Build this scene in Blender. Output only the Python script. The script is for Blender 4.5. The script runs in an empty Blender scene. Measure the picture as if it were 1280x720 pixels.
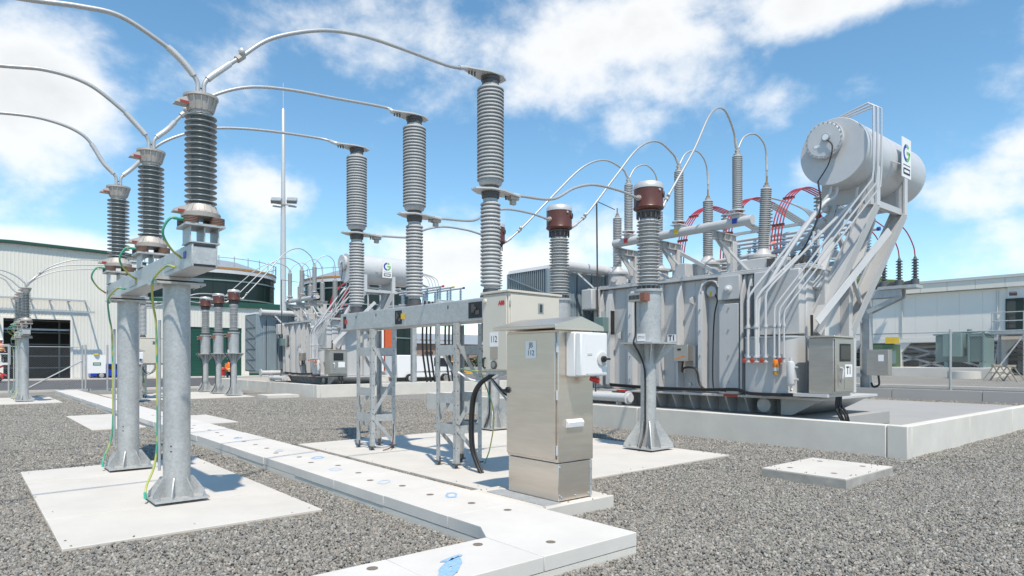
import bpy, bmesh, math, random
import numpy as np
from mathutils import Vector, Matrix
R = math.radians
random.seed(7)
S = bpy.context.scene
COL = S.collection
# ------------------------------------------------------------------ camera
F, EYE, HY = 820.0, 1.65, 450.0            # focal length in px of the 1280 px photograph, eye height, horizon row
TH = R(49.92)                              # heading of the camera, from +X towards +Y
FW = (math.cos(TH), math.sin(TH)); RT = (math.sin(TH), -math.cos(TH))
cam = bpy.data.cameras.new('camera'); cam.sensor_width = 36; cam.lens = F / 1280 * 36
cam.shift_y = (HY - 360) / 1280; cam.clip_start = 0.05; cam.clip_end = 6000
camo = bpy.data.objects.new('camera', cam); COL.objects.link(camo)
camo.location = (0, 0, EYE); camo.rotation_euler = (R(90), 0, TH - R(90)); S.camera = camo
# ------------------------------------------------------------------ sky and sun
SUN = Vector((-.41, -.91, 0)).normalized() * math.cos(R(61)) + Vector((0, 0, math.sin(R(61))))
W = bpy.data.worlds.new('World'); S.world = W; W.use_nodes = True
nt = W.node_tree; N = nt.nodes; L = nt.links; N.clear()
SKY_STRENGTH, CLOUD = .15, 4.3
def wn(t, **k):
    n = N.new(t)
    for a, v in k.items(): setattr(n, a, v)
    return n
def wmath(op, a, b=None, clamp=False):
    n = wn('ShaderNodeMath', operation=op, use_clamp=clamp)
    for i, v in enumerate((a, b)):
        if v is None: continue
        if isinstance(v, (int, float)): n.inputs[i].default_value = v
        else: L.new(v, n.inputs[i])
    return n.outputs[0]
out = wn('ShaderNodeOutputWorld'); bg = wn('ShaderNodeBackground'); bg.inputs['Strength'].default_value = SKY_STRENGTH
sky = wn('ShaderNodeTexSky', sky_type='NISHITA', sun_disc=False, sun_elevation=R(61), sun_rotation=math.atan2(SUN.x, SUN.y),
         altitude=0, air_density=1.0, dust_density=.1, ozone_density=2.6)
tc = wn('ShaderNodeTexCoord'); sep = wn('ShaderNodeSeparateXYZ'); L.new(tc.outputs['Generated'], sep.inputs[0])
az = wmath('ARCTAN2', sep.outputs[1], sep.outputs[0]); el = wmath('ARCSINE', sep.outputs[2])
# cloud noise by direction
cmb = wn('ShaderNodeCombineXYZ'); L.new(sep.outputs[0], cmb.inputs[0]); L.new(sep.outputs[1], cmb.inputs[1]); L.new(wmath('MULTIPLY', sep.outputs[2], 1.45), cmb.inputs[2])
def wnoise(scale, detail, rough, dist=0):
    n = wn('ShaderNodeTexNoise'); n.inputs['Scale'].default_value = scale; n.inputs['Detail'].default_value = detail
    n.inputs['Roughness'].default_value = rough; n.inputs['Distortion'].default_value = dist; L.new(cmb.outputs[0], n.inputs['Vector']); return n.outputs[0]
n1 = wnoise(4.6, 12, .56, .15); n2 = wnoise(15., 8, .58, .1); n3 = wnoise(2.0, 3, .5)
def azel(px, py):
    f = (FW[0] + (px - 640) / F * RT[0], FW[1] + (px - 640) / F * RT[1], (HY - py) / F)
    return math.atan2(f[1], f[0]), math.atan2(f[2], math.hypot(f[0], f[1]))
# cumulus heaps: centre, half width, half height (as seen in the photograph, kept as azimuth and elevation), weight
heaps = [(35, 130, 110, 120, .85), (20, 250, 130, 70, .5), (330, 235, 75, 50, .9), (480, 35, 190, 85, .8), (700, 60, 240, 110, .8),
         (590, 110, 130, 60, .5), (1060, 0, 200, 50, .9), (780, 145, 60, 42, .6), (985, 130, 60, 45, .45), (1080, 110, 55, 40, .42),
         (1215, 245, 110, 50, .8), (1260, 320, 140, 60, .9), (1275, 185, 60, 35, .4), (1010, 215, 60, 50, .5), (560, 325, 120, 45, .95), (745, 300, 80, 55, .55),
         (580, 262, 55, 25, .35), (680, 330, 130, 40, .7), (185, 95, 70, 50, .18), (90, 310, 190, 32, .8), (1150, 215, 70, 60, .35), (860, 390, 500, 60, .6)]
acc = None
for (px, py, hw, hh, wgt) in heaps:
    a0, e0 = azel(px, py); a1, _ = azel(px + hw, py); _, e1 = azel(px, py - hh)
    u = wmath('DIVIDE', wmath('SUBTRACT', az, a0), abs(a1 - a0)); v = wmath('DIVIDE', wmath('SUBTRACT', el, e0), abs(e1 - e0))
    q = wmath('ADD', wmath('MULTIPLY', u, u), wmath('MULTIPLY', v, v))
    g = wmath('MULTIPLY', wmath('POWER', 2.718, wmath('MULTIPLY', q, -.9)), wgt)
    acc = g if acc is None else wmath('MAXIMUM', acc, g)
# away from the heaps the same broken cloud goes on
gen = wmath('MULTIPLY', wmath('SUBTRACT', n3, .42), 1.0)
cover = wmath('MAXIMUM', acc, gen)
dens = wmath('ADD', wmath('ADD', cover, wmath('MULTIPLY', wmath('SUBTRACT', n1, .5), 1.8)), wmath('MULTIPLY', wmath('SUBTRACT', n2, .5), .75))
mr = wn('ShaderNodeMapRange', interpolation_type='SMOOTHSTEP'); L.new(dens, mr.inputs[0])
mr.inputs[1].default_value = .26; mr.inputs[2].default_value = .86; mr.inputs[3].default_value = .0; mr.inputs[4].default_value = .93
# thicker cloud is a touch greyer
cr = wn('ShaderNodeMapRange'); L.new(dens, cr.inputs[0]); cr.inputs[1].default_value = .6; cr.inputs[2].default_value = 1.5
cr.inputs[3].default_value = CLOUD; cr.inputs[4].default_value = CLOUD * .74
cc = wn('ShaderNodeCombineColor'); L.new(wmath('MULTIPLY', cr.outputs[0], 1.0), cc.inputs[0]); L.new(wmath('MULTIPLY', cr.outputs[0], 1.005), cc.inputs[1]); L.new(cr.outputs[0], cc.inputs[2])
mx = wn('ShaderNodeMix', data_type='RGBA'); L.new(mr.outputs[0], mx.inputs[0]); hs = wn('ShaderNodeHueSaturation'); hs.inputs['Saturation'].default_value = 1.12; hs.inputs['Hue'].default_value = .487; hs.inputs['Value'].default_value = .73; L.new(sky.outputs[0], hs.inputs['Color']); L.new(hs.outputs[0], mx.inputs[6]); L.new(cc.outputs[0], mx.inputs[7])
L.new(mx.outputs[2], bg.inputs['Color']); L.new(bg.outputs[0], out.inputs[0])
sl = bpy.data.lights.new('sun', 'SUN'); sl.energy = 2.8; sl.angle = R(1.0); sl.color = (1, .91, .79)
so = bpy.data.objects.new('sun', sl); COL.objects.link(so); so.rotation_euler = SUN.to_track_quat('Z', 'Y').to_euler(); so.location = (0, 0, 30)
S.view_settings.view_transform = 'Standard'; S.view_settings.look = 'None'; S.view_settings.gamma = 1
S.view_settings.use_curve_mapping = False; S.view_settings.exposure = .78
# ------------------------------------------------------------------ pixel -> place helpers
def onX(px, py, x):
    a = (px - 640) / F; dx = FW[0] + a * RT[0]; dy = FW[1] + a * RT[1]; d = x / dx
    return (x, d * dy, EYE - (py - HY) * d / F)
def onY(px, py, y):
    a = (px - 640) / F; dx = FW[0] + a * RT[0]; dy = FW[1] + a * RT[1]; d = y / dy
    return (d * dx, y, EYE - (py - HY) * d / F)
def at(px, d):
    l = (px - 640) / F * d
    return (d * FW[0] + l * RT[0], d * FW[1] + l * RT[1])
# ------------------------------------------------------------------ materials
MATS = {}
def mat(name, col, rough=.6, metal=0., var=.0, vscale=3., col2=None, bump=0., bscale=60., bdist=.01, streak=0., spec=.5, dirt=0., spangle=0.):
    if name in MATS: return MATS[name]
    m = bpy.data.materials.new(name); m.use_nodes = True; t = m.node_tree; n = t.nodes; l = t.links
    b = n['Principled BSDF']; b.inputs['Roughness'].default_value = rough; b.inputs['Metallic'].default_value = metal
    b.inputs['Base Color'].default_value = (*col, 1); b.inputs['Specular IOR Level'].default_value = spec
    o = n.new('ShaderNodeTexCoord')
    if var or dirt:
        nz = n.new('ShaderNodeTexNoise'); nz.inputs['Scale'].default_value = vscale; nz.inputs['Detail'].default_value = 8; nz.inputs['Roughness'].default_value = .65
        vec = o.outputs['Object']
        if streak:
            mp = n.new('ShaderNodeMapping'); mp.inputs['Scale'].default_value = (1, 1, streak); l.new(vec, mp.inputs[0]); vec = mp.outputs[0]
        l.new(vec, nz.inputs['Vector'])
        rp = n.new('ShaderNodeMapRange'); l.new(nz.outputs[0], rp.inputs[0]); rp.inputs[1].default_value = .28; rp.inputs[2].default_value = .72
        mxx = n.new('ShaderNodeMix'); mxx.data_type = 'RGBA'; l.new(rp.outputs[0], mxx.inputs[0])
        c2 = col2 or tuple(c * (1 - var) for c in col)
        mxx.inputs[6].default_value = (*c2, 1); mxx.inputs[7].default_value = (*[min(1, c * (1 + var * .4)) for c in col], 1)
        src = mxx.outputs[2]
        if spangle:
            vo = n.new('ShaderNodeTexVoronoi'); vo.inputs['Scale'].default_value = 38; l.new(o.outputs['Object'], vo.inputs['Vector'])
            sc_ = n.new('ShaderNodeSeparateColor'); l.new(vo.outputs['Color'], sc_.inputs[0]); rv = n.new('ShaderNodeMapRange'); l.new(sc_.outputs[0], rv.inputs[0]); rv.inputs[3].default_value = 1 - spangle; rv.inputs[4].default_value = 1
            m3 = n.new('ShaderNodeMix'); m3.data_type = 'RGBA'; m3.blend_type = 'MULTIPLY'; m3.inputs[0].default_value = 1; l.new(src, m3.inputs[6]); c3 = n.new('ShaderNodeCombineColor'); [l.new(rv.outputs[0], c3.inputs[i_]) for i_ in range(3)]; l.new(c3.outputs[0], m3.inputs[7]); src = m3.outputs[2]
        if dirt:
            nd = n.new('ShaderNodeTexNoise'); nd.inputs['Scale'].default_value = vscale * .35; nd.inputs['Detail'].default_value = 10; nd.inputs['Roughness'].default_value = .75
            l.new(vec, nd.inputs['Vector'])
            rd = n.new('ShaderNodeMapRange'); l.new(nd.outputs[0], rd.inputs[0]); rd.inputs[1].default_value = .56; rd.inputs[2].default_value = .74; rd.inputs[4].default_value = dirt
            m2 = n.new('ShaderNodeMix'); m2.data_type = 'RGBA'; l.new(rd.outputs[0], m2.inputs[0]); l.new(src, m2.inputs[6])
            m2.inputs[7].default_value = (col[0] * .55, col[1] * .5, col[2] * .44, 1); src = m2.outputs[2]
        l.new(src, b.inputs['Base Color'])
        rr = n.new('ShaderNodeMapRange'); l.new(nz.outputs[0], rr.inputs[0]); rr.inputs[3].default_value = max(.05, rough - .1); rr.inputs[4].default_value = min(1, rough + .1)
        l.new(rr.outputs[0], b.inputs['Roughness'])
    if bump:
        nb = n.new('ShaderNodeTexNoise'); nb.inputs['Scale'].default_value = bscale; nb.inputs['Detail'].default_value = 5
        l.new(o.outputs['Object'], nb.inputs['Vector'])
        bp = n.new('ShaderNodeBump'); bp.inputs['Strength'].default_value = bump; bp.inputs['Distance'].default_value = bdist
        l.new(nb.outputs[0], bp.inputs['Height']); l.new(bp.outputs[0], b.inputs['Normal'])
    MATS[name] = m; return m
GALV = mat('galvanised_steel', (.52, .53, .525), .46, .35, .16, 5., spangle=.16, bump=.12, bscale=90, bdist=.002, dirt=.16)
GALVD = mat('weathered_galvanised_steel', (.40, .435, .46), .5, .35, .25, 6., dirt=.18)
PAINT = mat('grey_tank_paint', (.52, .52, .515), .40, 0, .10, 1.6, streak=.22, dirt=.26, bump=.05, bscale=14, bdist=.003)
RADI = mat('blue_grey_radiator_paint', (.25, .315, .355), .45, .1, .12, 2., streak=.3, dirt=.12)
WPIPE = mat('pale_grey_pipe_paint', (.56, .565, .57), .38, 0, .06, 3., dirt=.1)
PORCD = mat('dark_grey_porcelain', (.23, .265, .28), .3, 0, .12, 8.)
SILI = mat('grey_silicone_rubber', (.385, .40, .405), .55, 0, .08, 8.)
SILIL = mat('pale_grey_silicone_rubber', (.44, .45, .45), .5, 0, .08, 8.)
BROWN = mat('brown_enamel', (.115, .040, .028), .38, 0, .18, 5.)
CAST = mat('cast_aluminium', (.47, .44, .405), .55, .3, .15, 9., bump=.15, bscale=70, bdist=.003, dirt=.2)
ALU = mat('aluminium_conductor', (.47, .475, .47), .45, .45, .04, 20.)
WALU = mat('pale_aluminium', (.58, .58, .57), .42, .3, .05, 9.)
CONC = mat('pale_concrete', (.61, .575, .52), .85, 0, .12, 1.1, bump=.35, bscale=120, bdist=.004, dirt=.24)
CONCT = mat('tan_stained_concrete', (.44, .36, .275), .9, 0, .3, 6.)
LIDC = mat('white_precast_lid', (.64, .61, .565), .85, 0, .10, 1.4, bump=.35, bscale=120, bdist=.004, dirt=.22)
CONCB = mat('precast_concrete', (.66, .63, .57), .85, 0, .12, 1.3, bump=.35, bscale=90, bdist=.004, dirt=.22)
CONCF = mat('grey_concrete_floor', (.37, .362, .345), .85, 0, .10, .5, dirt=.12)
CONCS = mat('stained_concrete', (.42, .40, .36), .88, 0, .35, 4., bump=.4, bscale=70, bdist=.005, dirt=.4)
STEEL = mat('brushed_stainless', (.70, .62, .54), .34, .85, .10, 2.2, streak=9., dirt=.12)
STEELD = mat('dull_stainless', (.49, .46, .42), .4, .75, .12, 3., streak=6., dirt=.14)
CREAM = mat('cream_powder_coat', (.63, .59, .505), .45, 0, .05, 2., dirt=.08)
WHITE = mat('white_plastic', (.78, .78, .77), .4, 0, .03, 4.)
BLACK = mat('black_rubber', (.018, .018, .019), .5)
DARK = mat('black_and_painted_shade', (.02, .022, .024), .6)  # near-black for fittings; on holes, slots and openings it paints their shade
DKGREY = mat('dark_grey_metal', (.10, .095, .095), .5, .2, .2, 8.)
RED = mat('red_paint', (.50, .03, .025), .45); REDS = mat('red_heat_shrink', (.36, .035, .045), .45)
YEL = mat('yellow_tag', (.72, .48, .02), .5); BLU = mat('blue_tag', (.03, .06, .35), .5); ORG = mat('orange_gel', (.75, .22, .02), .35)
GRN = mat('green_earth_sleeve', (.05, .42, .28), .5); LGRN = mat('logo_green', (.16, .50, .10), .5); INK = mat('black_ink', (.012, .012, .014), .6)
LABEL = mat('white_label', (.80, .80, .79), .45); BPAINT = mat('blue_spray_paint', (.13, .33, .62), .8, 0, .5, 30., col2=(.40, .50, .62))
GLASS = mat('dark_window_glass', (.03, .035, .04), .08)
ASPH = mat('asphalt', (.10, .10, .103), .9, 0, .25, .6, bump=.3, bscale=80, bdist=.004)
CLAD = mat('off_white_cladding', (.70, .675, .605), .5, 0, .04, .4, dirt=.05)
CLADP = mat('pale_wall_panel', (.76, .735, .685), .55, 0, .04, .5, dirt=.06)
DGREEN = mat('dark_green_steel', (.009, .022, .019), .4, 0, .2, .5)
GREEN2 = mat('green_roller_door', (.012, .075, .05), .45, 0, .12, .7)
TEAL = mat('teal_grey_enamel', (.15, .23, .22), .45, 0, .08, 2.)
RUSTY = mat('orange_rim', (.42, .21, .06), .7, 0, .3, 3.)
SKIN = mat('skin', (.42, .25, .18), .6); HIVIS = mat('orange_hi_vis_fabric', (.85, .20, .03), .7); NAVY = mat('dark_trousers', (.03, .035, .05), .8)
WIRE = mat('fence_wire', (.42, .44, .45), .5, .4)
WOOD = mat('weathered_timber', (.33, .29, .22), .8, 0, .3, 9.)
GRASS = mat('hill_grass', (.06, .10, .03), .9, 0, .4, .08)
LEAF = mat('hedge_leaf', (.045, .08, .03), .8, 0, .4, 1.5)
BRICK = mat('far_brown_wall', (.33, .22, .17), .8, 0, .1, 1.)
def striped():
    m = bpy.data.materials.new('green_yellow_earth_cable'); m.use_nodes = True; n = m.node_tree.nodes; l = m.node_tree.links
    b = n['Principled BSDF']; b.inputs['Roughness'].default_value = .45
    o = n.new('ShaderNodeTexCoord'); w = n.new('ShaderNodeTexNoise'); w.inputs['Scale'].default_value = 3.0; l.new(o.outputs['Object'], w.inputs['Vector'])
    r = n.new('ShaderNodeValToRGB'); r.color_ramp.elements[0].position = .47; r.color_ramp.elements[1].position = .53
    r.color_ramp.elements[0].color = (.07, .33, .20, 1); r.color_ramp.elements[1].color = (.42, .45, .11, 1)
    l.new(w.outputs[0], r.inputs[0]); l.new(r.outputs[0], b.inputs['Base Color']); return m
EARTH = striped()
def gravel_mat(name, stones):
    m = bpy.data.materials.new(name); m.use_nodes = True; n = m.node_tree.nodes; l = m.node_tree.links
    b = n['Principled BSDF']; b.inputs['Roughness'].default_value = .85
    r = n.new('ShaderNodeValToRGB'); e = r.color_ramp.elements; r.color_ramp.interpolation = 'LINEAR'
    cols = [(0, (.17, .162, .148)), (.2, (.26, .248, .224)), (.42, (.345, .322, .282)), (.6, (.29, .283, .265)), (.78, (.385, .333, .262)), (.9, (.45, .425, .375)), (1, (.53, .505, .46))]
    e[0].position = 0; e[0].color = (*cols[0][1], 1); e[1].position = 1; e[1].color = (*cols[-1][1], 1)
    for p, c in cols[1:-1]: k = e.new(p); k.color = (*c, 1)
    o = n.new('ShaderNodeTexCoord')
    if stones:
        oi = n.new('ShaderNodeObjectInfo'); l.new(oi.outputs['Random'], r.inputs[0])
        nz = n.new('ShaderNodeTexNoise'); nz.inputs['Scale'].default_value = 2.5; nz.inputs['Detail'].default_value = 5; l.new(o.outputs['Object'], nz.inputs['Vector'])
        mm = n.new('ShaderNodeMix'); mm.data_type = 'RGBA'; mm.blend_type = 'MULTIPLY'; mm.inputs[0].default_value = .55
        l.new(r.outputs[0], mm.inputs[6]); l.new(nz.outputs[0], mm.inputs[7]); l.new(mm.outputs[2], b.inputs['Base Color'])
        mm.inputs[0].default_value = .35
    else:
        v = n.new('ShaderNodeTexVoronoi'); v.inputs['Scale'].default_value = 26; l.new(o.outputs['Object'], v.inputs['Vector'])
        sx = n.new('ShaderNodeSeparateColor'); l.new(v.outputs['Color'], sx.inputs[0]); l.new(sx.outputs[0], r.inputs[0])
        nz = n.new('ShaderNodeTexNoise'); nz.inputs['Scale'].default_value = .35; nz.inputs['Detail'].default_value = 6; l.new(o.outputs['Object'], nz.inputs['Vector'])
        mr2 = n.new('ShaderNodeMapRange'); l.new(nz.outputs[0], mr2.inputs[0]); mr2.inputs[1].default_value = .3; mr2.inputs[2].default_value = .7; mr2.inputs[3].default_value = .70; mr2.inputs[4].default_value = .86
        mm = n.new('ShaderNodeMix'); mm.data_type = 'RGBA'; mm.blend_type = 'MULTIPLY'; mm.inputs[0].default_value = 1
        cg = n.new('ShaderNodeCombineColor'); [l.new(mr2.outputs[0], cg.inputs[i]) for i in range(3)]
        l.new(r.outputs[0], mm.inputs[6]); l.new(cg.outputs[0], mm.inputs[7]); l.new(mm.outputs[2], b.inputs['Base Color'])
        bp = n.new('ShaderNodeBump'); bp.inputs['Strength'].default_value = .9; bp.inputs['Distance'].default_value = .03; bp.invert = True
        l.new(v.outputs['Distance'], bp.inputs['Height']); l.new(bp.outputs[0], b.inputs['Normal'])
    return m
GRAVEL = gravel_mat('loose_gravel', True); GROUND = gravel_mat('gravel_ground', False)
# ------------------------------------------------------------------ mesh builder
def V(*a): return Vector(a)
class MB:
    def __init__(s): s.v = []; s.f = []
    def add(s, vs, fs):
        k = len(s.v); s.v += [tuple(p) for p in vs]; s.f += [tuple(i + k for i in f) for f in fs]; return s
    def box(s, x0, x1, y0, y1, z0, z1):
        v = [(x, y, z) for z in (z0, z1) for y in (y0, y1) for x in (x0, x1)]
        return s.add(v, [(0, 2, 3, 1), (4, 5, 7, 6), (0, 1, 5, 4), (1, 3, 7, 5), (3, 2, 6, 7), (2, 0, 4, 6)])
    def cbox(s, c, size): return s.box(c[0] - size[0] / 2, c[0] + size[0] / 2, c[1] - size[1] / 2, c[1] + size[1] / 2, c[2] - size[2] / 2, c[2] + size[2] / 2)
    def bar(s, a, b, w, h, up=(0, 0, 1)):                    # rectangular bar from a to b, w across, h along up
        a, b = Vector(a), Vector(b); d = (b - a).normalized(); u = Vector(up); sd = d.cross(u)
        if sd.length < 1e-4: sd = d.cross(Vector((0, 1, 0)))
        sd.normalize(); u = sd.cross(d).normalized()
        v = [p + sd * (i * w / 2) + u * (j * h / 2) for p in (a, b) for i, j in ((-1, -1), (1, -1), (1, 1), (-1, 1))]
        return s.add(v, [(3, 2, 1, 0), (4, 5, 6, 7), (0, 1, 5, 4), (1, 2, 6, 5), (2, 3, 7, 6), (3, 0, 4, 7)])
    def tube(s, path, r, n=8, cap=True):
        P = [Vector(p) for p in path]; k = len(P); rs = r if isinstance(r, (list, tuple)) else [r] * k
        t0 = (P[1] - P[0]).normalized(); u = t0.orthogonal().normalized(); vs = []
        for i in range(k):
            t = (P[min(i + 1, k - 1)] - P[max(i - 1, 0)]).normalized()
            u = (u - t * u.dot(t)).normalized(); w = t.cross(u)
            vs += [P[i] + (u * math.cos(2 * math.pi * j / n) + w * math.sin(2 * math.pi * j / n)) * rs[i] for j in range(n)]
        fs = [(i * n + j, i * n + (j + 1) % n, (i + 1) * n + (j + 1) % n, (i + 1) * n + j) for i in range(k - 1) for j in range(n)]
        if cap: fs += [tuple(range(n - 1, -1, -1)), tuple((k - 1) * n + j for j in range(n))]
        return s.add(vs, fs)
    def lathe(s, prof, c, n=24, axis=(0, 0, 1)):             # prof: (radius, height along axis) from c
        a = Vector(axis).normalized(); u = a.orthogonal().normalized() if abs(a.z) < .999 else Vector((1, 0, 0)); w = a.cross(u); c = Vector(c)
        vs = []
        for r, h in prof: vs += [c + a * h + (u * math.cos(2 * math.pi * j / n) + w * math.sin(2 * math.pi * j / n)) * r for j in range(n)]
        k = len(prof)
        fs = [(i * n + j, i * n + (j + 1) % n, (i + 1) * n + (j + 1) % n, (i + 1) * n + j) for i in range(k - 1) for j in range(n)]
        fs += [tuple(range(n - 1, -1, -1)), tuple((k - 1) * n + j for j in range(n))]
        return s.add(vs, fs)
    def cyl(s, c, r, z0, z1, n=20): return s.lathe([(r, z0), (r, z1)], (c[0], c[1], 0), n)
    def prism(s, pts, d):                                    # 3D polygon swept by vector d
        P = [Vector(p) for p in pts]; d = Vector(d); k = len(P)
        nrm = sum(((P[i] - P[0]).cross(P[(i + 1) % k] - P[0]) for i in range(1, k - 1)), Vector())
        if nrm.dot(d) > 0: P = P[::-1]
        fs = [tuple(range(k)), tuple(range(2 * k - 1, k - 1, -1))] + [((i + 1) % k, i, k + i, k + (i + 1) % k) for i in range(k)]
        return s.add(P + [p + d for p in P], fs)
    def mesh(s, name, m, off=(0, 0, 0), angle=38):
        me = bpy.data.meshes.new(name); o = np.array(off)
        me.from_pydata((np.array(s.v) - o).tolist(), [], s.f); me.materials.append(m)
        me.polygons.foreach_set('use_smooth', [True] * len(me.polygons)); me.set_sharp_from_angle(angle=R(angle)); me.update()
        return me
ORI = {}
def thing(name, label, cat, loc=(0, 0, 0), group=None, kind=None):
    o = bpy.data.objects.new(name, None); COL.objects.link(o); o.location = loc; o.empty_display_size = .2; ORI[o] = Vector(loc)
    return tag(o, label, cat, group, kind)
def tag(o, label=None, cat=None, group=None, kind=None):
    for k, v in (('label', label), ('category', cat), ('group', group), ('kind', kind)):
        if v: o[k] = v
    return o
def bev(o, w, seg=2):
    m = o.modifiers.new('bevel', 'BEVEL'); m.width = w; m.segments = seg; m.limit_method = 'ANGLE'; m.angle_limit = R(50); return o
def part(name, mb, m, parent=None, b=0, base=None, angle=38):
    org = ORI[parent] if parent else Vector(base or (0, 0, 0))
    o = bpy.data.objects.new(name, mb.mesh(name, m, org, angle)); COL.objects.link(o)
    if parent: o.parent = parent
    else: o.location = org
    ORI[o] = org
    if b: bev(o, b)
    return o
def piece(name, me, parent, loc, rot=(0, 0, 0), scale=(1, 1, 1)):    # alike pieces share their mesh
    o = bpy.data.objects.new(name, me); COL.objects.link(o); o.parent = parent; o.location = Vector(loc) - (ORI[parent] if parent else Vector()); o.rotation_euler = rot; o.scale = scale
    ORI[o] = Vector(loc); return o
def copy_tree(o, off, parent=None, label=None, group=None):
    c = o.copy(); COL.objects.link(c); c.parent = parent
    if parent is None: c.location = o.location + Vector(off)
    if label: c['label'] = label
    if group: c['group'] = group
    for ch in o.children:
        if not ch.name.startswith('lettering'): copy_tree(ch, off, c)      # the far copies carry no readable writing
    return c
def spline(P, k=8):
    P = [Vector(p) for p in P]; Q = [P[0] * 2 - P[1]] + P + [P[-1] * 2 - P[-2]]; o = []
    for i in range(1, len(Q) - 2):
        a, b, c, d = Q[i - 1:i + 3]
        for j in range(k):
            t = j / k; o.append(.5 * ((2 * b) + (c - a) * t + (2 * a - 5 * b + 4 * c - d) * t * t + (3 * b - a - 3 * c + d) * t ** 3))
    return o + [P[-1]]
def text(s, size, c, right, m, parent, up=(0, 0, 1), name='lettering', squeeze=1., bold=0.):
    cu = bpy.data.curves.new('t', 'FONT'); cu.body = s; cu.size = size; cu.align_x = 'CENTER'; cu.align_y = 'CENTER'; cu.extrude = .0008; cu.offset = bold; cu.resolution_u = 3
    to = bpy.data.objects.new('t', cu); COL.objects.link(to)
    dg = bpy.context.evaluated_depsgraph_get(); me = bpy.data.meshes.new_from_object(to.evaluated_get(dg))
    bpy.data.objects.remove(to); bpy.data.curves.remove(cu)
    r, u = Vector(right), Vector(up); w = r.cross(u); c = Vector(c) - ORI[parent]
    for v in me.vertices: v.co = c + r * (v.co.x * squeeze) + u * v.co.y + w * v.co.z
    me.materials.clear(); me.materials.append(m); me.name = name
    o = bpy.data.objects.new(name, me); COL.objects.link(o); o.parent = parent; ORI[o] = ORI[parent]; return o
def sheds(z0, z1, rc, rs, n, small=None, fat=0.):
    """profile of a shedded insulator"""
    p = (z1 - z0) / n; o = [(rc, z0)]
    for i in range(n):
        z = z0 + i * p; r = rs if (small is None or i % 2 == 0) else small
        o += [(rc, z + .08 * p), (rc * 1.02, z + .30 * p), (r * .97, z + (.30 - fat * .15) * p), (r, z + (.36 - fat * .12) * p), (r * .99, z + (.46 + fat * .08) * p), (rc + (r - rc) * (.35 + .25 * fat), z + (.66 + fat * .05) * p), (rc * 1.03, z + (.80 + fat * .08) * p)]
    return o + [(rc, z1)]
BOLT = MB().lathe([(.018, 0), (.018, .018), (.011, .018), (.011, .045)], (0, 0, 0), 6).mesh('anchor_bolt', GALVD)
NUT = MB().lathe([(.012, 0), (.012, .012)], (0, 0, 0), 6).mesh('nut', GALVD)
DY = 23.3                                                  # spacing of the two bays
# ================================================================== GROUND
xs = [-900, -300, -120, -60, -30, -15, -8, -4, 0, 4, 8, 12, 16, 20, 24, 27.12, 27.45, 30, 36, 42.5, 48, 60, 100, 200, 500, 1500]
ys = [-600, -200, -80, -40, -20, -10, -5, 0, 4, 8, 12, 16, 20, 26, 32, 40, 50, 60, 70, 90, 120, 200, 500, 1600]
def gz(x, y=0):
    if x < 27.12: return 0.
    if x < 27.45: return .42 * (x - 27.12) / .33
    return .42 + (min(x, 48) - 27.45) / 20.55 * .38
g = MB(); g.add([(x, y, gz(x)) for y in ys for x in xs], [(j * len(xs) + i, j * len(xs) + i + 1, (j + 1) * len(xs) + i + 1, (j + 1) * len(xs) + i) for j in range(len(ys) - 1) for i in range(len(xs) - 1)])
tag(part('ground', g, GROUND), kind='structure')
tag(part('road', MB().box(-60, 26.9, 41.2, 64.6, -.05, .006), ASPH), kind='structure')
tag(part('path', MB().add([(28.5, -10, gz(28.5) + .008), (30.6, -10, gz(30.6) + .008), (30.6, 60, gz(30.6) + .008), (28.5, 60, gz(28.5) + .008)], [(0, 1, 2, 3)]), ASPH), kind='structure')
tag(part('kerb', MB().box(30.6, 30.8, -10, 60, .3, gz(30.7) + .12), CONC, b=.01), kind='structure')
tag(part('footpath', MB().box(-60, 26.9, 64.6, 65.9, -.02, .13), CONC, b=.01), kind='structure')
tag(part('kerb', MB().box(-60, 26, 41.0, 41.2, -.05, .12), CONC, b=.01), kind='structure')
# hill far behind the switch building
hm = MB(); hn = 26; hx0 = at(1062, 170)
for i in range(hn + 1):
    for j in range(hn + 1):
        u = i / hn * 2 - 1; v = j / hn * 2 - 1; q = max(0, 1 - u * u - v * v)
        hm.v.append((hx0[0] + u * 30, hx0[1] + v * 30, -2 + 25.2 * q ** .7 + 1.5 * math.sin(i * 1.9) * math.cos(j * 2.3) * q))
hm.f = [(j * (hn + 1) + i, (j + 1) * (hn + 1) + i, (j + 1) * (hn + 1) + i + 1, j * (hn + 1) + i + 1) for i in range(hn) for j in range(hn)]
hm.f = [f[::-1] for f in hm.f]
tag(part('hill', hm, GRASS), kind='structure')
# ------------------------------------------------------------------ concrete pads, trench
PADS = []; RECTS = []                                                 # footprints kept free of gravel
def pad(x0, x1, y0, y1, z=.05, joints=(), m=CONC):
    """slab cast in bays; joints are along X at the given Y"""
    ysl = [y0] + list(joints) + [y1]; root = None
    r = bpy.data.objects.new('concrete_pad', None); COL.objects.link(r); r.location = (x0, y0, 0); ORI[r] = Vector((x0, y0, 0)); r['kind'] = 'structure'
    for a, b_ in zip(ysl[:-1], ysl[1:]):
        part('slab', MB().box(x0, x1, a + (.011 if a > y0 else 0), b_ - (.011 if b_ < y1 else 0), -.12, z), m, r, b=.006)
    part('joint_filler', MB().box(x0 + .02, x1 - .02, y0 + .02, y1 - .02, -.1, z - .012), BLACK, r)
    if z < .1: part('earth_stained_edge', MB().box(x0 - .003, x1 + .003, y0 - .003, y1 + .003, -.1, z - .022), CONCT, r)
    RECTS.append((x0, x1, y0, y1)); y0 < 13 and PADS.append((x0, x1, y0, y1, z)); return r
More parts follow.
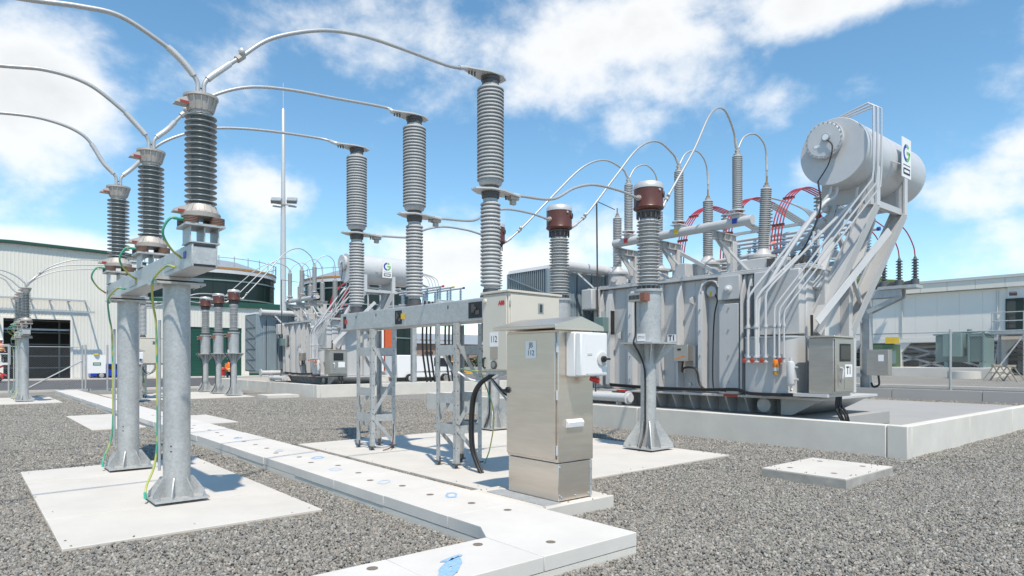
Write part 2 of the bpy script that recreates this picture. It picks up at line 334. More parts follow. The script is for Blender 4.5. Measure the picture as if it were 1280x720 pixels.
pad(.66, 2.98, 6.70, 11.70, .05, (8.02, 10.62)); pad(.66, 2.98, 6.7 + DY, 11.7 + DY, .05, (8.02 + DY, 10.62 + DY))
pad(4.93, 9.95, 6.12, 12.2, .05, (8.15, 10.85)); pad(4.93, 9.95, 6.12 + DY, 12.2 + DY, .05, (8.15 + DY,))
pad(2.3, 3.40, 17.6, 22.4, .06); pad(4.40, 5.5, 17.5, 20.4, .06)
ps = pad(8.55, 10.05, 3.62, 4.75, .15, m=CONC); part('stained_edge', MB().box(8.545, 10.055, 3.615, 4.755, -.12, .132), CONCS, ps); pad(10.1, 11.5, 28.3, 29.6, .12)
TX0, TX1, TZ, LID = 3.47, 4.36, .20, .115
tr = bpy.data.objects.new('cable_trench', None); COL.objects.link(tr); tr.location = (TX0, 3.55, 0); ORI[tr] = Vector((TX0, 3.55, 0)); tr['kind'] = 'structure'
ins = .003
part('trench_wall', MB().box(TX0 + ins, TX1 - ins, 4.2, 38, -.2, TZ - LID - .004).box(-6, 3.3, 3.55 + ins, 4.25 - ins, -.2, TZ - LID - .004)
     .box(3.3, TX1 - ins, 3.55 + ins, 4.2, -.2, TZ - LID - .004), CONCB, tr)
edges = [5.05]; y = 5.05; random.seed(3)
while y < 37.9: y += 1.21; edges.append(min(y, 38))
HOLE = MB().lathe([(.040, 0), (.040, .0015), (.03, .0015), (.03, -.002), (0.001, -.002)], (0, 0, 0), 14).mesh('lifting_hole', mat('brown_socket', (.25, .21, .17), .8, .2, .4, 60.))  # shallow mottled brown disc in place of a bored hole
for x, y in ((8.85, 3.9), (9.75, 3.9), (8.85, 4.5), (9.75, 4.5)): piece('lifting_hole', HOLE, ps, (x, y, .151))
def lid(poly, dz=0.):
    return part('lid', MB().prism([(x, y, TZ - LID) for x, y in poly], (0, 0, LID + dz)), LIDC, tr, b=.005)
lids = []
big = lid([(3.30, 3.55), (TX1, 3.55), (TX1, 5.048), (TX0, 5.048), (TX0, 4.55), (3.30, 4.25)])
for x, y in ((4.05, 4.88), (3.60, 3.80)): piece('lifting_hole', HOLE, big, (x, y, TZ + .001))
random.seed(11)
for i, (a, b_) in enumerate(zip(edges[:-1], edges[1:])):
    dx = random.uniform(-.008, .008); l_ = lid([(TX0 + dx, a + .0015), (TX1 + dx, a + .0015), (TX1 + dx, b_ - .0015), (TX0 + dx, b_ - .0015)], random.uniform(-.0015, .0015))
    lids.append(l_)
    if i < 12:
        for yy in (a + .30, b_ - .30): piece('lifting_hole', HOLE, l_, (3.86 + random.uniform(-.10, .12), yy + random.uniform(-.06, .06), TZ + .002))
xx = 3.296
for i in range(6):
    w = 1.22 if i else .92; l_ = lid([(xx - w + .003, 3.55), (xx, 3.55), (xx, 4.25), (xx - w + .003, 4.25)], -.002); xx -= w
    if i < 2: piece('lifting_hole', HOLE, l_, (xx + w - .18, 4.12, TZ + .0005)); piece('lifting_hole', HOLE, l_, (xx + .2, 3.7, TZ + .0005))
    lids.append(l_)
def scribble(parent, cx_, cy_, w, h, rot, seed, solid=False):
    """sprayed oval loop, or a solid smear"""
    rnd = random.Random(seed); mb = MB(); c, s_ = math.cos(rot), math.sin(rot); z = TZ + .003; n = 28; ring = []
    for i in range(n):
        a = 2 * math.pi * i / n; k = 1 + rnd.uniform(-.10, .10); q = .1 if solid else .62 + rnd.uniform(-.12, .1)
        for f in (k, k * q):
            x, y = w * f * math.cos(a), h * f * math.sin(a) * (1 + .25 * math.sin(2 * a + seed)); ring.append((cx_ + x * c - y * s_, cy_ + x * s_ + y * c, z))
    mb.add(ring, [(2 * i, 2 * ((i + 1) % n), 2 * ((i + 1) % n) + 1, 2 * i + 1) for i in range(n)])
    part('paint_mark', mb, (BPAINT, BPAINT2)[seed % 2], parent)
BPAINT2 = mat('faded_blue_spray_paint', (.38, .50, .63), .85, 0, .3, 25., col2=(.54, .57, .60))
for k, (x, y, sd) in enumerate(((4.03, 5.80, 2), (3.86, 6.95, 3), (3.81, 8.16, 5), (4.06, 9.30, 4), (3.91, 10.43, 7), (3.95, 12.6, 6))):
    scribble(lids[max(0, int((y - 5.05) / 1.21))], x, y, .14, .075, 1.0, sd)
scribble(lids[len(edges) - 1], 2.62, 3.78, .26, .055, .75, 30, True); scribble(lids[len(edges) - 1], 2.75, 3.95, .12, .03, .2, 32, True)
RECTS += [(TX0, TX1, 3.55, 38), (-6, TX1, 3.55, 4.25)]
# cabinet plinth beside the trench
pad(4.37, 5.55, 4.84, 6.08, .15)
# ------------------------------------------------------------------ bund walls round the transformers
BZ = .56
def bund(y0, label):
    x0, x1, y1, t = 11.9, 27.45, y0 + 14.5, .18
    r = thing('bund_wall', label, 'wall', (x0, y0, 0), 'concrete bunds round the transformers')
    g_ = .012
    def run(a, b_, n, fn):
        e = np.linspace(a, b_, n + 1)
        for i in range(n): fn(e[i] + (g_ if i else 0), e[i + 1] - (g_ if i < n - 1 else 0))
    e = [y0, 4.38 - 4.05 + y0, y0 + 5.62, y0 + 9.0, y0 + 11.8, y1]
    for a, b_ in zip(e[:-1], e[1:]): part('wall_panel', MB().box(x0, x0 + t, a + g_ / 2, b_ - g_ / 2, -.2, BZ), CONCB, r, b=.015)
    run(x0 + t + .003, x1 - t - .003, 5, lambda a, b_: part('wall_panel', MB().box(a, b_, y0 + .002, y0 + t, -.2, BZ - .002), CONCB, r, b=.015))
    run(x0 + t + .003, x1 - t - .003, 5, lambda a, b_: part('wall_panel', MB().box(a, b_, y1 - t, y1 - .002, -.2, BZ - .002), CONCB, r, b=.015))
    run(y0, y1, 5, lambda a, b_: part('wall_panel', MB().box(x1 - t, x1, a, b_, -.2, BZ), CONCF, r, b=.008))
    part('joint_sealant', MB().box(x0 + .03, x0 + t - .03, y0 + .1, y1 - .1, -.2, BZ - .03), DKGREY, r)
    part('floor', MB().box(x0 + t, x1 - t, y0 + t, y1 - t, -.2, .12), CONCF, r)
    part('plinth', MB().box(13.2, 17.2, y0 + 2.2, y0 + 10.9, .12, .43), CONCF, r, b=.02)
    RECTS.append((x0, x1, y0, y1)); return r
bund(4.05, 'low precast concrete bund wall around the transformer marked T1'); bund(4.05 + DY, 'low precast concrete bund wall around the farther transformer, beyond the breaker legs')

# ================================================================== arrester supports (left of the trench)
def column_base(mb, c, r_, z0, plate, gh, n=8, zp=.03):
    """tapered stiffeners round a tubular column on a base plate"""
    x, y = c; h = plate / 2
    mb.box(x - h, x + h, y - h, y + h, z0 + zp, z0 + zp + .025)
    for k in range(n):
        a = 2 * math.pi * k / n + math.pi / 8 * (n == 8) * 0 + (math.pi / 8 if n == 8 else math.pi / 4); d = Vector((math.cos(a), math.sin(a), 0)); s_ = Vector((-d.y, d.x, 0)) * .006
        ext = h / max(abs(d.x), abs(d.y)) * .97; z = z0 + zp + .025
        P = [Vector((x, y, z)) + d * (r_ - .01), Vector((x, y, z)) + d * ext, Vector((x, y, z + .05)) + d * ext, Vector((x, y, z + gh)) + d * (r_ + .03), Vector((x, y, z + gh)) + d * (r_ - .01)]
        mb.prism([p - s_ for p in P], s_ * 2)
PADZ = .05
def arrester_support(o, label, detail=True):
    y0 = o; t = thing('arrester_support', label, 'support', (1.9, 9.63 + y0, PADZ), 'galvanised arrester supports')
    bm_ = MB().box(1.775, 2.025, 7.10 + y0, 12.10 + y0, 2.585, 2.83)
    beam = part('beam', bm_, GALV, t, b=.012)
    for yy in (7.10, 12.10):
        s_ = -1 if yy < 9 else 1
        for zc in (2.608, 2.808): part('painted_end_slot', MB().box(1.795, 2.005, y0 + yy + s_ * .001, y0 + yy + s_ * .004, zc - .012, zc + .012), DARK, beam)  # thin black strips on the face paint the shade of slots
    tags = MB().box(1.770, 1.776, 7.30 + y0, 7.40 + y0, 2.70, 2.77); part('tag', tags, BLU, beam)
    part('tag', MB().box(1.770, 1.776, 9.75 + y0, 9.83 + y0, 2.66, 2.72), YEL, beam); part('tag', MB().box(1.770, 1.776, 11.95 + y0, 12.02 + y0, 2.69, 2.74), RED, beam)
    for yc in (8.0, 10.0, 11.6): part('cover_plate', MB().box(1.765, 1.776, yc - .22 + y0, yc + .22 + y0, 2.64, 2.73), GALVD, beam)
    for yc in (8.22, 11.05):
        yc += y0
        part('column', MB().cyl((1.9, yc), .142, PADZ + .04, 2.50, 28), GALV, t)
        part('cap_plate', MB().box(1.64, 2.16, yc - .2, yc + .2, 2.50, 2.525).box(1.66, 2.14, yc - .18, yc + .18, 2.545, 2.582), GALV, t)
        mb = MB(); column_base(mb, (1.9, yc), .142, PADZ, .56, .22); part('base_plate', mb, GALV, t)
        part('conduit', MB().tube([(1.9 - .175, yc + .02, PADZ + .35), (1.9 - .175, yc + .02, 2.1)], .016, 8), GALVD, t)
        if detail:
            for sx in (-1, 1):
                for sy in (-1, 1): piece('anchor_bolt', BOLT, t, (1.9 + sx * .235, yc + sy * .235, PADZ + .056))
                for sy in (-1, 1): piece('bolt', BOLT, t, (1.9 + sx * .22, yc + sy * .15, 2.525), rot=(math.pi, 0, 0))
            for zz_ in (.62, .68): part('painted_screw_hole', MB().lathe([(.009, 0), (.009, .002)], (1.9 - .142 * .60, yc - .142 * .80, zz_), 8, (-.6, -.8, 0)), DARK, t)  # surface dots, coloured dark for the shade inside screw holes
        # earth cable down the column
        P = [(1.76, yc - .55, 2.64), (1.70, yc - .40, 2.66), (1.62, yc - .18, 2.52), (1.66, yc + .02, 2.28), (1.70, yc + .07, 2.05), (1.715, yc + .08, 1.4), (1.715, yc + .08, .75), (1.68, yc + .06, .45), (1.60, yc + .02, .26), (1.575, yc - .02, .17)]
        ec = part('earth_cable', MB().tube(spline(P, 6), .0125, 8), EARTH, t)
        part('cable_lug', MB().tube([(1.573, yc - .02, .18), (1.573, yc - .03, .11)], .016, 8), GRN, ec)
    return t
S1 = arrester_support(0, 'galvanised two column steel beam support on the pad left of the trench, with earth cables')
S2 = arrester_support(DY, 'galvanised two column beam support standing before the shed door', False)

def post_arrester(y, label, group):
    x = 1.9; t = thing('surge_arrester', label, 'surge arrester', (x, y, 2.83), group)
    part('pedestal', MB().box(x - .145, x + .145, y - .15, y + .15, 2.832, 2.845).box(x - .006, x + .006, y - .14, y + .14, 2.845, 3.0).box(x - .14, x - .128, y - .14, y + .14, 2.845, 3.0)
         .box(x + .128, x + .14, y - .14, y + .14, 2.845, 3.0).box(x - .19, x + .19, y - .19, y + .19, 3.0, 3.022), GALV, t)
    for sx in (-1, 1):
        for sy in (-1, 1):
            pr_ = [(.03, 3.022)]
            for k in range(5): pr_ += [(.072, 3.024 + k * .016), (.072, 3.034 + k * .016), (.055, 3.036 + k * .016)]
            part('insulating_spacer', MB().lathe(pr_, (x + sx * .125, y + sy * .125, 0), 14), mat('brown_resin', (.19, .12, .09), .5), t)
    c = MB().lathe([(.10, 3.105), (.185, 3.105), (.19, 3.15), (.165, 3.165), (.135, 3.24), (.12, 3.245)], (x, y, 0), 24)
    for k in range(16):
        a = k * math.pi / 8; d = Vector((math.cos(a), math.sin(a), 0)); s_ = Vector((-d.y, d.x, 0)) * .006; o_ = Vector((x, y, 0))
        c.prism([o_ + d * .12 + V(0, 0, 3.16) - s_, o_ + d * .18 + V(0, 0, 3.16) - s_, o_ + d * .143 + V(0, 0, 3.235) - s_, o_ + d * .12 + V(0, 0, 3.235) - s_], s_ * 2)
    part('base_casting', c, CAST, t)
    part('insulator', MB().lathe(sheds(3.245, 4.175, .088, .154, 16), (x, y, 0), 32), PORCD, t, angle=60)
    c = MB().lathe([(.105, 4.17), (.105, 4.20), (.118, 4.20), (.15, 4.325), (.168, 4.335), (.168, 4.36), (.05, 4.362)], (x, y, 0), 24)
    for k in range(14):
        a = k * math.pi / 7; d = Vector((math.cos(a), math.sin(a), 0)); s_ = Vector((-d.y, d.x, 0)) * .006; o_ = Vector((x, y, 0))
        c.prism([o_ + d * .11 + V(0, 0, 4.21) - s_, o_ + d * .128 + V(0, 0, 4.21) - s_, o_ + d * .163 + V(0, 0, 4.33) - s_, o_ + d * .12 + V(0, 0, 4.33) - s_], s_ * 2)
    part('cap_casting', c, CAST, t)
    for zc, rr in ((4.27, .23), (3.17, .25)):                       # vent horns on the far side of the line
        part('vent_horn', MB().prism([(x - .12, y - .05, zc + .06), (x - .12, y + .05, zc + .06), (x - .12, y + .06, zc - .04), (x - .12, y - .06, zc - .04)], (0, 0, 0.001)).prism(
            [(x - .10, y - .06, zc + .07), (x - rr, y - .05, zc + .01), (x - rr - .02, y - .05, zc - .025), (x - .13, y - .06, zc - .03)], (0, .12, 0)), CAST, t)
        part('rating_plate', MB().box(x - rr + .02, x - .13, y - .064, y - .061, zc - .028, zc - .002), mat('faded_red_label', (.30, .04, .035), .5), t)
    tm = MB()
    for s_ in (-1, 1): tm.box(x + s_ * .028 - .008, x + s_ * .028 + .008, y - .02, y + .02, 4.36, 4.50)
    part('terminal', tm, WALU, t)
    for zz_ in (4.40, 4.45): part('terminal_bolt', MB().tube([(x - .05, y, zz_), (x + .05, y, zz_)], .009, 6), DKGREY, t)
    P = [(x - .19, y - .05, 3.07), (x - .30, y - .06, 3.06), (x - .36, y - .02, 2.92), (x - .27, y + .06, 2.78), (x - .15, y + .14, 2.70)]
    e = part('earth_lead', MB().tube(spline(P, 6), .0125, 8), EARTH, t); part('cable_lug', MB().tube([(x - .17, y - .05, 3.07), (x - .27, y - .055, 3.07)], .016, 8), GRN, e)
    return t
AY = (7.24, 9.54, 11.84)
for k, y in enumerate(AY):
    ex = ('on the beam end with the blue tag', 'in mid beam beside the yellow tag', 'on the beam end with the red tag')[k]
    a = post_arrester(y, 'dark grey ribbed surge arrester ' + ex, 'arresters on beams')
    copy_tree(a, (0, DY, 0), label='small dark grey ribbed surge arrester in a row before the shed door', group='arresters before the shed door')

# ================================================================== circuit breaker
BX = 5.8
def breaker():
    t = thing('circuit_breaker', 'grey three pole circuit breaker on lattice legs with cream cabinet numbered 112', 'circuit breaker', (BX, 9.42, PADZ), 'circuit breakers')
    bm_ = MB().box(5.63, 5.97, 7.16, 11.85, 2.20, 2.535); beam = part('beam', bm_, GALV, t, b=.02)
    for px, w, col in ((498, .11, YEL), (594, .16, None), (431, .06, RED)):
        y = onX(px, 400, 5.63)[1]
        part('painted_opening', MB().box(5.6265, 5.634, y - w, y + w, 2.25, 2.48), DARK, beam)  # thin dark plate on the beam, painting the shade of an opening
        if w > .1:
            part('inner_mechanism', MB().box(5.618, 5.627, y - w * .6, y - w * .1, 2.3, 2.36).box(5.618, 5.627, y + w * .1, y + w * .5, 2.33, 2.45).lathe([(.03, 0), (.03, .02)], (5.62, y, 2.38), 10, (-1, 0, 0)), DKGREY, beam)
        if col: part('phase_tag', MB().box(5.612, 5.624, y - w - .10 if col is YEL else y - .09, y - w if col is YEL else y - .03, 2.33, 2.42), col, beam)
    for px in (560, 470, 445): y = onX(px, 400, 5.63)[1]; part('painted_slot', MB().box(5.6265, 5.631, y - .012, y + .012, 2.42, 2.47), DARK, beam)  # shade of narrow slots painted as dark strips, nothing cut
    for yc, ph in ((7.37, 0), (9.42, 1), (11.5, 2)):
        p = part('pole', MB().lathe([(.15, 2.537), (.15, 2.57), (.115, 2.575), (.11, 2.66), (.10, 2.66)], (BX, yc, 0), 20)
                 .lathe([(.10, 3.94), (.125, 3.96), (.125, 4.0), (.13, 4.0), (.13, 4.10), (.115, 4.10), (.115, 4.13)], (BX, yc, 0), 20)
                 .lathe([(.10, 5.575), (.122, 5.575), (.122, 5.63), (.135, 5.635), (.135, 5.675), (.02, 5.68)], (BX, yc, 0), 20), DKGREY, t)
        part('lower_insulator', MB().lathe([(.098, 2.66), (.098, 2.70)] + sheds(2.70, 3.90, .112, .145, 22, None, 1.)[1:] + [(.105, 3.905), (.105, 3.945)], (BX, yc, 0), 32), SILIL, p, angle=60)
        part('upper_insulator', MB().lathe([(.125, 4.13), (.16, 4.15), (.17, 4.19)] + sheds(4.20, 5.53, .166, .194, 26, None, 1.)[1:] + [(.118, 5.535), (.118, 5.58)], (BX, yc, 0), 32), SILI, p, angle=60)
        # flat terminal flanges
        def flange(z, xa, xb, hw, nm, m=WALU):
            pts = [(xa, yc - .06), (BX - .1, yc - hw), (BX + .1, yc - hw), (xb, yc - .06), (xb, yc + .06), (BX + .1, yc + hw), (BX - .1, yc + hw), (xa, yc + .06)]
            return part(nm, MB().prism([(x, y, z) for x, y in pts], (0, 0, .022)), m, p)
        flange(5.685, BX - .42, BX + .24, .16, 'top_terminal'); flange(4.045, BX - .30, BX + .52, .19, 'middle_terminal')
        part('terminal_hub', MB().lathe([(.09, 5.707), (.07, 5.73), (.02, 5.74)], (BX, yc, 0), 16), WALU, p)
        ct = MB()
        for k in range(4): ct.cyl((BX + .30 + k * .06, yc + .02), .012, 3.99, 4.09, 6)
        for k in range(3): ct.cyl((BX - .28 - k * .05, yc), .012, 5.63, 5.72, 6)
        part('terminal_bolts', ct, DKGREY, p)
        part('clamp', MB().box(BX + .34, BX + .5, yc - .05, yc + .05, 4.0, 4.043).box(BX + .38, BX + .46, yc - .03, yc + .03, 3.93, 4.0), CAST, p)
    # lattice legs
    LX, LA = (5.57, 6.05), .07
    for (ya, yb) in ((7.90, 8.42), (10.48, 11.05)):
        for ix, x in enumerate(LX):
            for iy, y in enumerate((ya, yb)):
                sx = 1 if ix == 0 else -1; sy = 1 if iy == 0 else -1
                lg = part('leg_angle', MB().box(min(x, x + sx * LA), max(x, x + sx * LA), min(y, y + sy * .008), max(y, y + sy * .008), PADZ + .07, 2.198)
                          .box(min(x, x + sx * .008), max(x, x + sx * .008), min(y + sy * .0085, y + sy * LA), max(y + sy * .0085, y + sy * LA), PADZ + .07, 2.198), GALV, t)
                part('foot', MB().box(x - .02 if sx > 0 else x - .08, x + .08 if sx > 0 else x + .02, y - .02 if sy > 0 else y - .08, y + .08 if sy > 0 else y + .02, PADZ + .05, PADZ + .07).cyl((x + sx * .035, y + sy * .035), .022, PADZ, PADZ + .13, 8), DKGREY, lg)
                hol = MB()
                for k in range(9):
                    z = .35 + k * .21
                    hol.lathe([(.009, 0), (.009, .0015)], (x - sx * .0, y + sy * .035, z), 6, (-sx, 0, 0)).lathe([(.009, 0), (.009, .0015)], (x + sx * .035, y, z), 6, (0, -sy, 0))
                part('painted_bolt_holes', hol, DARK, lg)  # raised dark discs paint the shade inside bolt holes
        for ix, x in enumerate(LX):                              # cross plates and braces on the two faces along Y
            o_ = .009 if ix == 0 else -.009
            for zc in (.62, 1.08, 1.80): part('cross_plate', MB().box(x + min(o_, o_ * 1.9), x + max(o_, o_ * 1.9), ya + .02, yb - .02, zc - .075, zc + .075), GALV, t)
        for iy, y in enumerate((ya, yb)):
            o_ = (-.006 if iy == 0 else .006)
            for z0_, z1_, fl in ((.16, .62, 0), (.70, 1.30, 1), (1.30, 1.90, 0)):
                a, b_ = ((LX[0] + .03, z0_), (LX[1] - .03, z1_)) if fl == 1 else ((LX[1] - .03, z0_), (LX[0] + .03, z1_))
                part('brace', MB().bar((a[0], y + o_, a[1]), (b_[0], y + o_, b_[1]), .01, .06), GALV, t)
            for zc in (.62, 1.80): part('cross_plate', MB().box(LX[0] + .075, LX[1] - .075, y + o_ * 1.2 - .004, y + o_ * 1.2 + .004, zc - .06, zc + .06), GALV, t)
    # mechanism cabinet
    cx0, cx1, cy0, cy1, z0, z1 = 5.50, 6.42, 6.60, 7.15, 1.50, 2.54
    cab = part('mechanism_cabinet', MB().box(cx0, cx1, cy0, cy1, z0, z1), CREAM, t, b=.008)
    part('roof_sheet', MB().prism([(cx0 - .03, cy0 - .03, z1 + .004), (cx1 + .03, cy0 - .03, z1 - .01), (cx1 + .03, cy0 - .03, z1 + .02), (cx0 - .03, cy0 - .03, z1 + .035)], (0, cy1 - cy0 + .06, 0)), CREAM, cab, b=.005)
    part('door', MB().box(cx0 + .02, cx1 - .02, cy0 - .018, cy0 - .001, z0 + .02, z1 - .03), CREAM, cab, b=.005)
    part('side_door', MB().box(cx0 - .018, cx0 - .001, cy0 + .03, cy1 - .01, z0 + .02, z1 - .03), CREAM, cab, b=.005)
    text('ABB', .075, (cx0 - .0205, cy0 + .13, z1 - .135), (0, -1, 0), RED, cab, squeeze=.95, bold=.004)
    part('label_plate', MB().box(cx0 - .022, cx0 - .0185, 6.80, 6.98, 1.83, 2.02), LABEL, cab); text('112', .12, (cx0 - .0225, 6.89, 1.925), (0, -1, 0), INK, cab, squeeze=.8, bold=.001)
    part('rating_plate', MB().box(cx0 - .021, cx0 - .0185, 6.81, 6.97, 1.66, 1.82), mat('etched_plate', (.42, .37, .31), .5, .3), cab)
    part('pressure_gauge', MB().lathe([(.058, 0), (.058, .02), (.045, .022)], (cx0 - .018, 6.88, 1.585), 20, (-1, 0, 0)), DKGREY, cab)
    part('gauge_face', MB().lathe([(.038, 0), (.038, .004)], (cx0 - .040, 6.88, 1.585), 20, (-1, 0, 0)), mat('gauge_grey', (.25, .26, .25), .3), cab)
    part('handle', MB().tube(spline([(cx0 - .02, 7.08, 1.68), (cx0 - .05, 7.08, 1.66), (cx0 - .05, 7.08, 1.56), (cx0 - .02, 7.08, 1.54)], 4), .012, 8), BLACK, cab)
    part('window', MB().box(6.0, 6.10, cy0 - .022, cy0 - .019, 2.28, 2.42), STEELD, cab); part('window_glass', MB().box(6.03, 6.075, cy0 - .025, cy0 - .0225, 2.295, 2.405), GLASS, cab)
    for z in (1.62, 2.02, 2.40): part('hinge', MB().cyl((cx0 + .012, cy0 - .012), .012, z - .03, z + .03, 8), STEELD, cab)
    part('vent_knob', MB().lathe([(.035, 0), (.03, .025), (.005, .03)], (cx0 - .018, 7.08, 2.45), 14, (-1, 0, 0)), CREAM, cab)
    # gland frame with cables below
    part('gland_frame', MB().box(cx0 + .02, cx1 - .02, cy0 + .04, cy1 - .04, 1.455, 1.498), GALV, t)
    for k, (dx, dy_) in enumerate(((0, 0), (.045, .01), (.02, .05), (.06, .055))):
        part('control_cable', MB().tube(spline([(5.62 + dx, 7.06 + dy_, 1.47), (5.61 + dx, 7.16 + dy_, 1.42), (5.60 + dx, 7.38 + dy_, 1.30), (5.60 + dx, 7.52 + dy_, 1.10), (5.60 + dx, 7.57 + dy_, .75), (5.60 + dx, 7.55 + dy_, .40), (5.61 + dx, 7.46 + dy_, .20), (5.62 + dx, 7.36 + dy_, PADZ)], 6), .018, 8), BLACK, t)
    for k in range(3):
        part('control_cable', MB().tube(spline([(6.2 - .05 * k, 6.75, 1.46), (6.16 - .04 * k, 6.70, 1.30), (6.05 - .1 * k, 6.85, 1.12 - .05 * k), (5.85 - .05 * k, 7.05, 1.18), (5.72, 7.3, 1.42)], 6), .014, 8), (SILI, BLACK, SILI)[k], t)
    part('control_cable', MB().tube(spline([(5.60, 7.88, 1.47), (5.66, 7.62, 1.36), (5.74, 7.32, 1.36), (5.86, 7.06, 1.47)], 6), .014, 8), LABEL, t)
    part('earth_cable', MB().tube(spline([(5.62, 7.84, 1.52), (5.6, 7.6, 1.50), (5.58, 7.3, 1.49), (5.56, 7.16, 1.49)], 5), .01, 6), EARTH, t)
    part('earth_cable', MB().tube(spline([(5.66, 7.40, 1.46), (5.85, 7.36, .9), (5.9, 7.5, .4), (5.95, 7.7, .12)], 5), .01, 6), EARTH, t)
    part('earth_cable', MB().tube(spline([(5.98, 10.43, .5), (5.97, 10.42, .25), (5.85, 10.3, .1), (5.7, 10.3, PADZ + .01)], 5), .01, 6), BROWN, t)
    return t
B1 = breaker(); copy_tree(B1, (0, DY, 0), label='distant three pole circuit breaker with cream cabinet, seen between the two tubular columns')

# ================================================================== stainless junction box
def junction_box():
    x0, x1, y0, y1 = 4.79, 5.32, 4.94, 5.77; zb = .15
    t = thing('junction_box', 'stainless steel junction box labelled JB 112 with peaked roof and white switch', 'cabinet', (5.05, 5.35, zb), 'junction boxes')
    part('gland_plate', MB().box(x0 - .21, x0 + .02, y0 - .02, y1 + .12, zb + .001, zb + .008), GALV, t)
    part('pedestal', MB().box(x0 + .008, x1 - .008, y0 + .008, y1 - .008, zb + .013, .56), STEEL, t, b=.006)
    part('body', MB().box(x0, x1, y0, y1, .568, 1.97), STEEL, t, b=.008)
    part('door', MB().box(x0 - .02, x0 - .002, y0 + .03, y1 - .005, .60, 1.945), STEEL, t, b=.006)
    xm = (x0 + x1) / 2
    rf = part('roof', MB().prism([(x0 - .12, y0 - .08, 1.985), (x1 + .08, y0 - .08, 1.985), (x1 + .08, y0 - .08, 2.015), (xm, y0 - .08, 2.115), (x0 - .12, y0 - .08, 2.015)], (0, y1 - y0 + .20, 0)), STEEL, t, b=.004)
    part('roof_edge', MB().prism([(x0 - .125, y0 - .084, 1.965), (x1 + .085, y0 - .084, 1.965), (x1 + .085, y0 - .084, 2.0), (x0 - .125, y0 - .084, 2.0)], (0, .003, 0)), STEEL, rf)
    part('label_plate', MB().box(x0 - .024, x0 - .0205, 5.26, 5.43, 1.67, 1.86), LABEL, t)
    text('JB', .08, (x0 - .0245, 5.345, 1.81), (0, -1, 0), INK, t, squeeze=1.0); text('112', .08, (x0 - .0245, 5.345, 1.725), (0, -1, 0), INK, t, squeeze=.95)
    k = part('lock', MB().lathe([(.035, 0), (.035, .02), (.028, .025)], (x0 - .02, y1 - .035, 1.31), 14, (-1, 0, 0)), BLACK, t)
    part('lock_lever', MB().tube([(x0 - .045, y1 - .035, 1.31), (x0 - .06, y1 + .03, 1.30)], .016, 8), BLACK, k)
    for z in (.70, 1.28, 1.78): part('hinge', MB().cyl((x0 - .006, y0 + .014), .014, z - .05, z + .05, 10), WALU, t)
    for z in (.22, .30, .47, .52): part('bolt', MB().lathe([(.013, 0), (.013, .01)], (x0 + .03 if z in (.22, .52) else x1 - .03, y0 + .008, z), 6, (0, -1, 0)), GALVD, t)
    for x in (x0 + .06, xm, x1 - .06): part('bolt', MB().lathe([(.013, 0), (.013, .01)], (x, y0 + .008, .20), 6, (0, -1, 0)), GALVD, t)
    part('edge_strip', MB().box(x1 - .05, x1 - .012, y0 + .003, y0 + .0065, .17, .555), GALV, t)
    # louvre
    part('vent_hood', MB().prism([(4.90, y0, .93), (4.90, y0 - .035, .935), (4.90, y0 - .045, .99), (4.90, y0 - .012, 1.02), (4.90, y0, 1.02)], (.24, 0, 0)), WHITE, t, b=.004)
    # white isolator enclosure on the side
    ex0, ex1, ez0, ez1 = 4.90, 5.32, 1.475, 1.945
    sw = part('switch_enclosure', MB().box(ex0, ex1, y0 - .13, y0 - .001, ez0, ez1), WHITE, t, b=.012)
    part('enclosure_lid', MB().box(ex0 + .006, ex1 - .006, y0 - .215, y0 - .133, ez0 + .006, ez1 - .006), WHITE, sw, b=.014)
    part('lid_panel', MB().box(ex0 + .08, ex1 - .03, y0 - .2185, y0 - .2155, ez0 + .03, ez1 - .03), WHITE, sw)
    part('rotary_plate', MB().lathe([(.075, 0), (.075, .014), (.06, .018)], (5.22, y0 - .2185, 1.66), 28, (0, -1, 0)), mat('pale_grey_plastic', (.55, .55, .54), .4), sw)
    part('rotary_knob', MB().lathe([(.034, 0), (.03, .03)], (5.22, y0 - .237, 1.66), 18, (0, -1, 0)).box(5.20, 5.285, y0 - .285, y0 - .262, 1.65, 1.67), BLACK, sw)
    part('clip', MB().box(ex0 + .10, ex0 + .17, y0 - .2225, y0 - .2192, 1.70, 1.72).box(ex0 + .10, ex0 + .17, y0 - .2225, y0 - .2192, 1.49, 1.51), mat('pale_grey_plastic', (.55,) * 3), sw)
    part('red_plug', MB().lathe([(.022, 0), (.03, .04), (.03, .09), (.02, .11)], (5.16, y0 - .10, 1.455), 12, (.55, -.6, -.25)), RED, sw)
    return t
J1 = junction_box(); copy_tree(J1, (0, DY, 0), label='distant stainless junction box with white switch, behind the tubular columns')

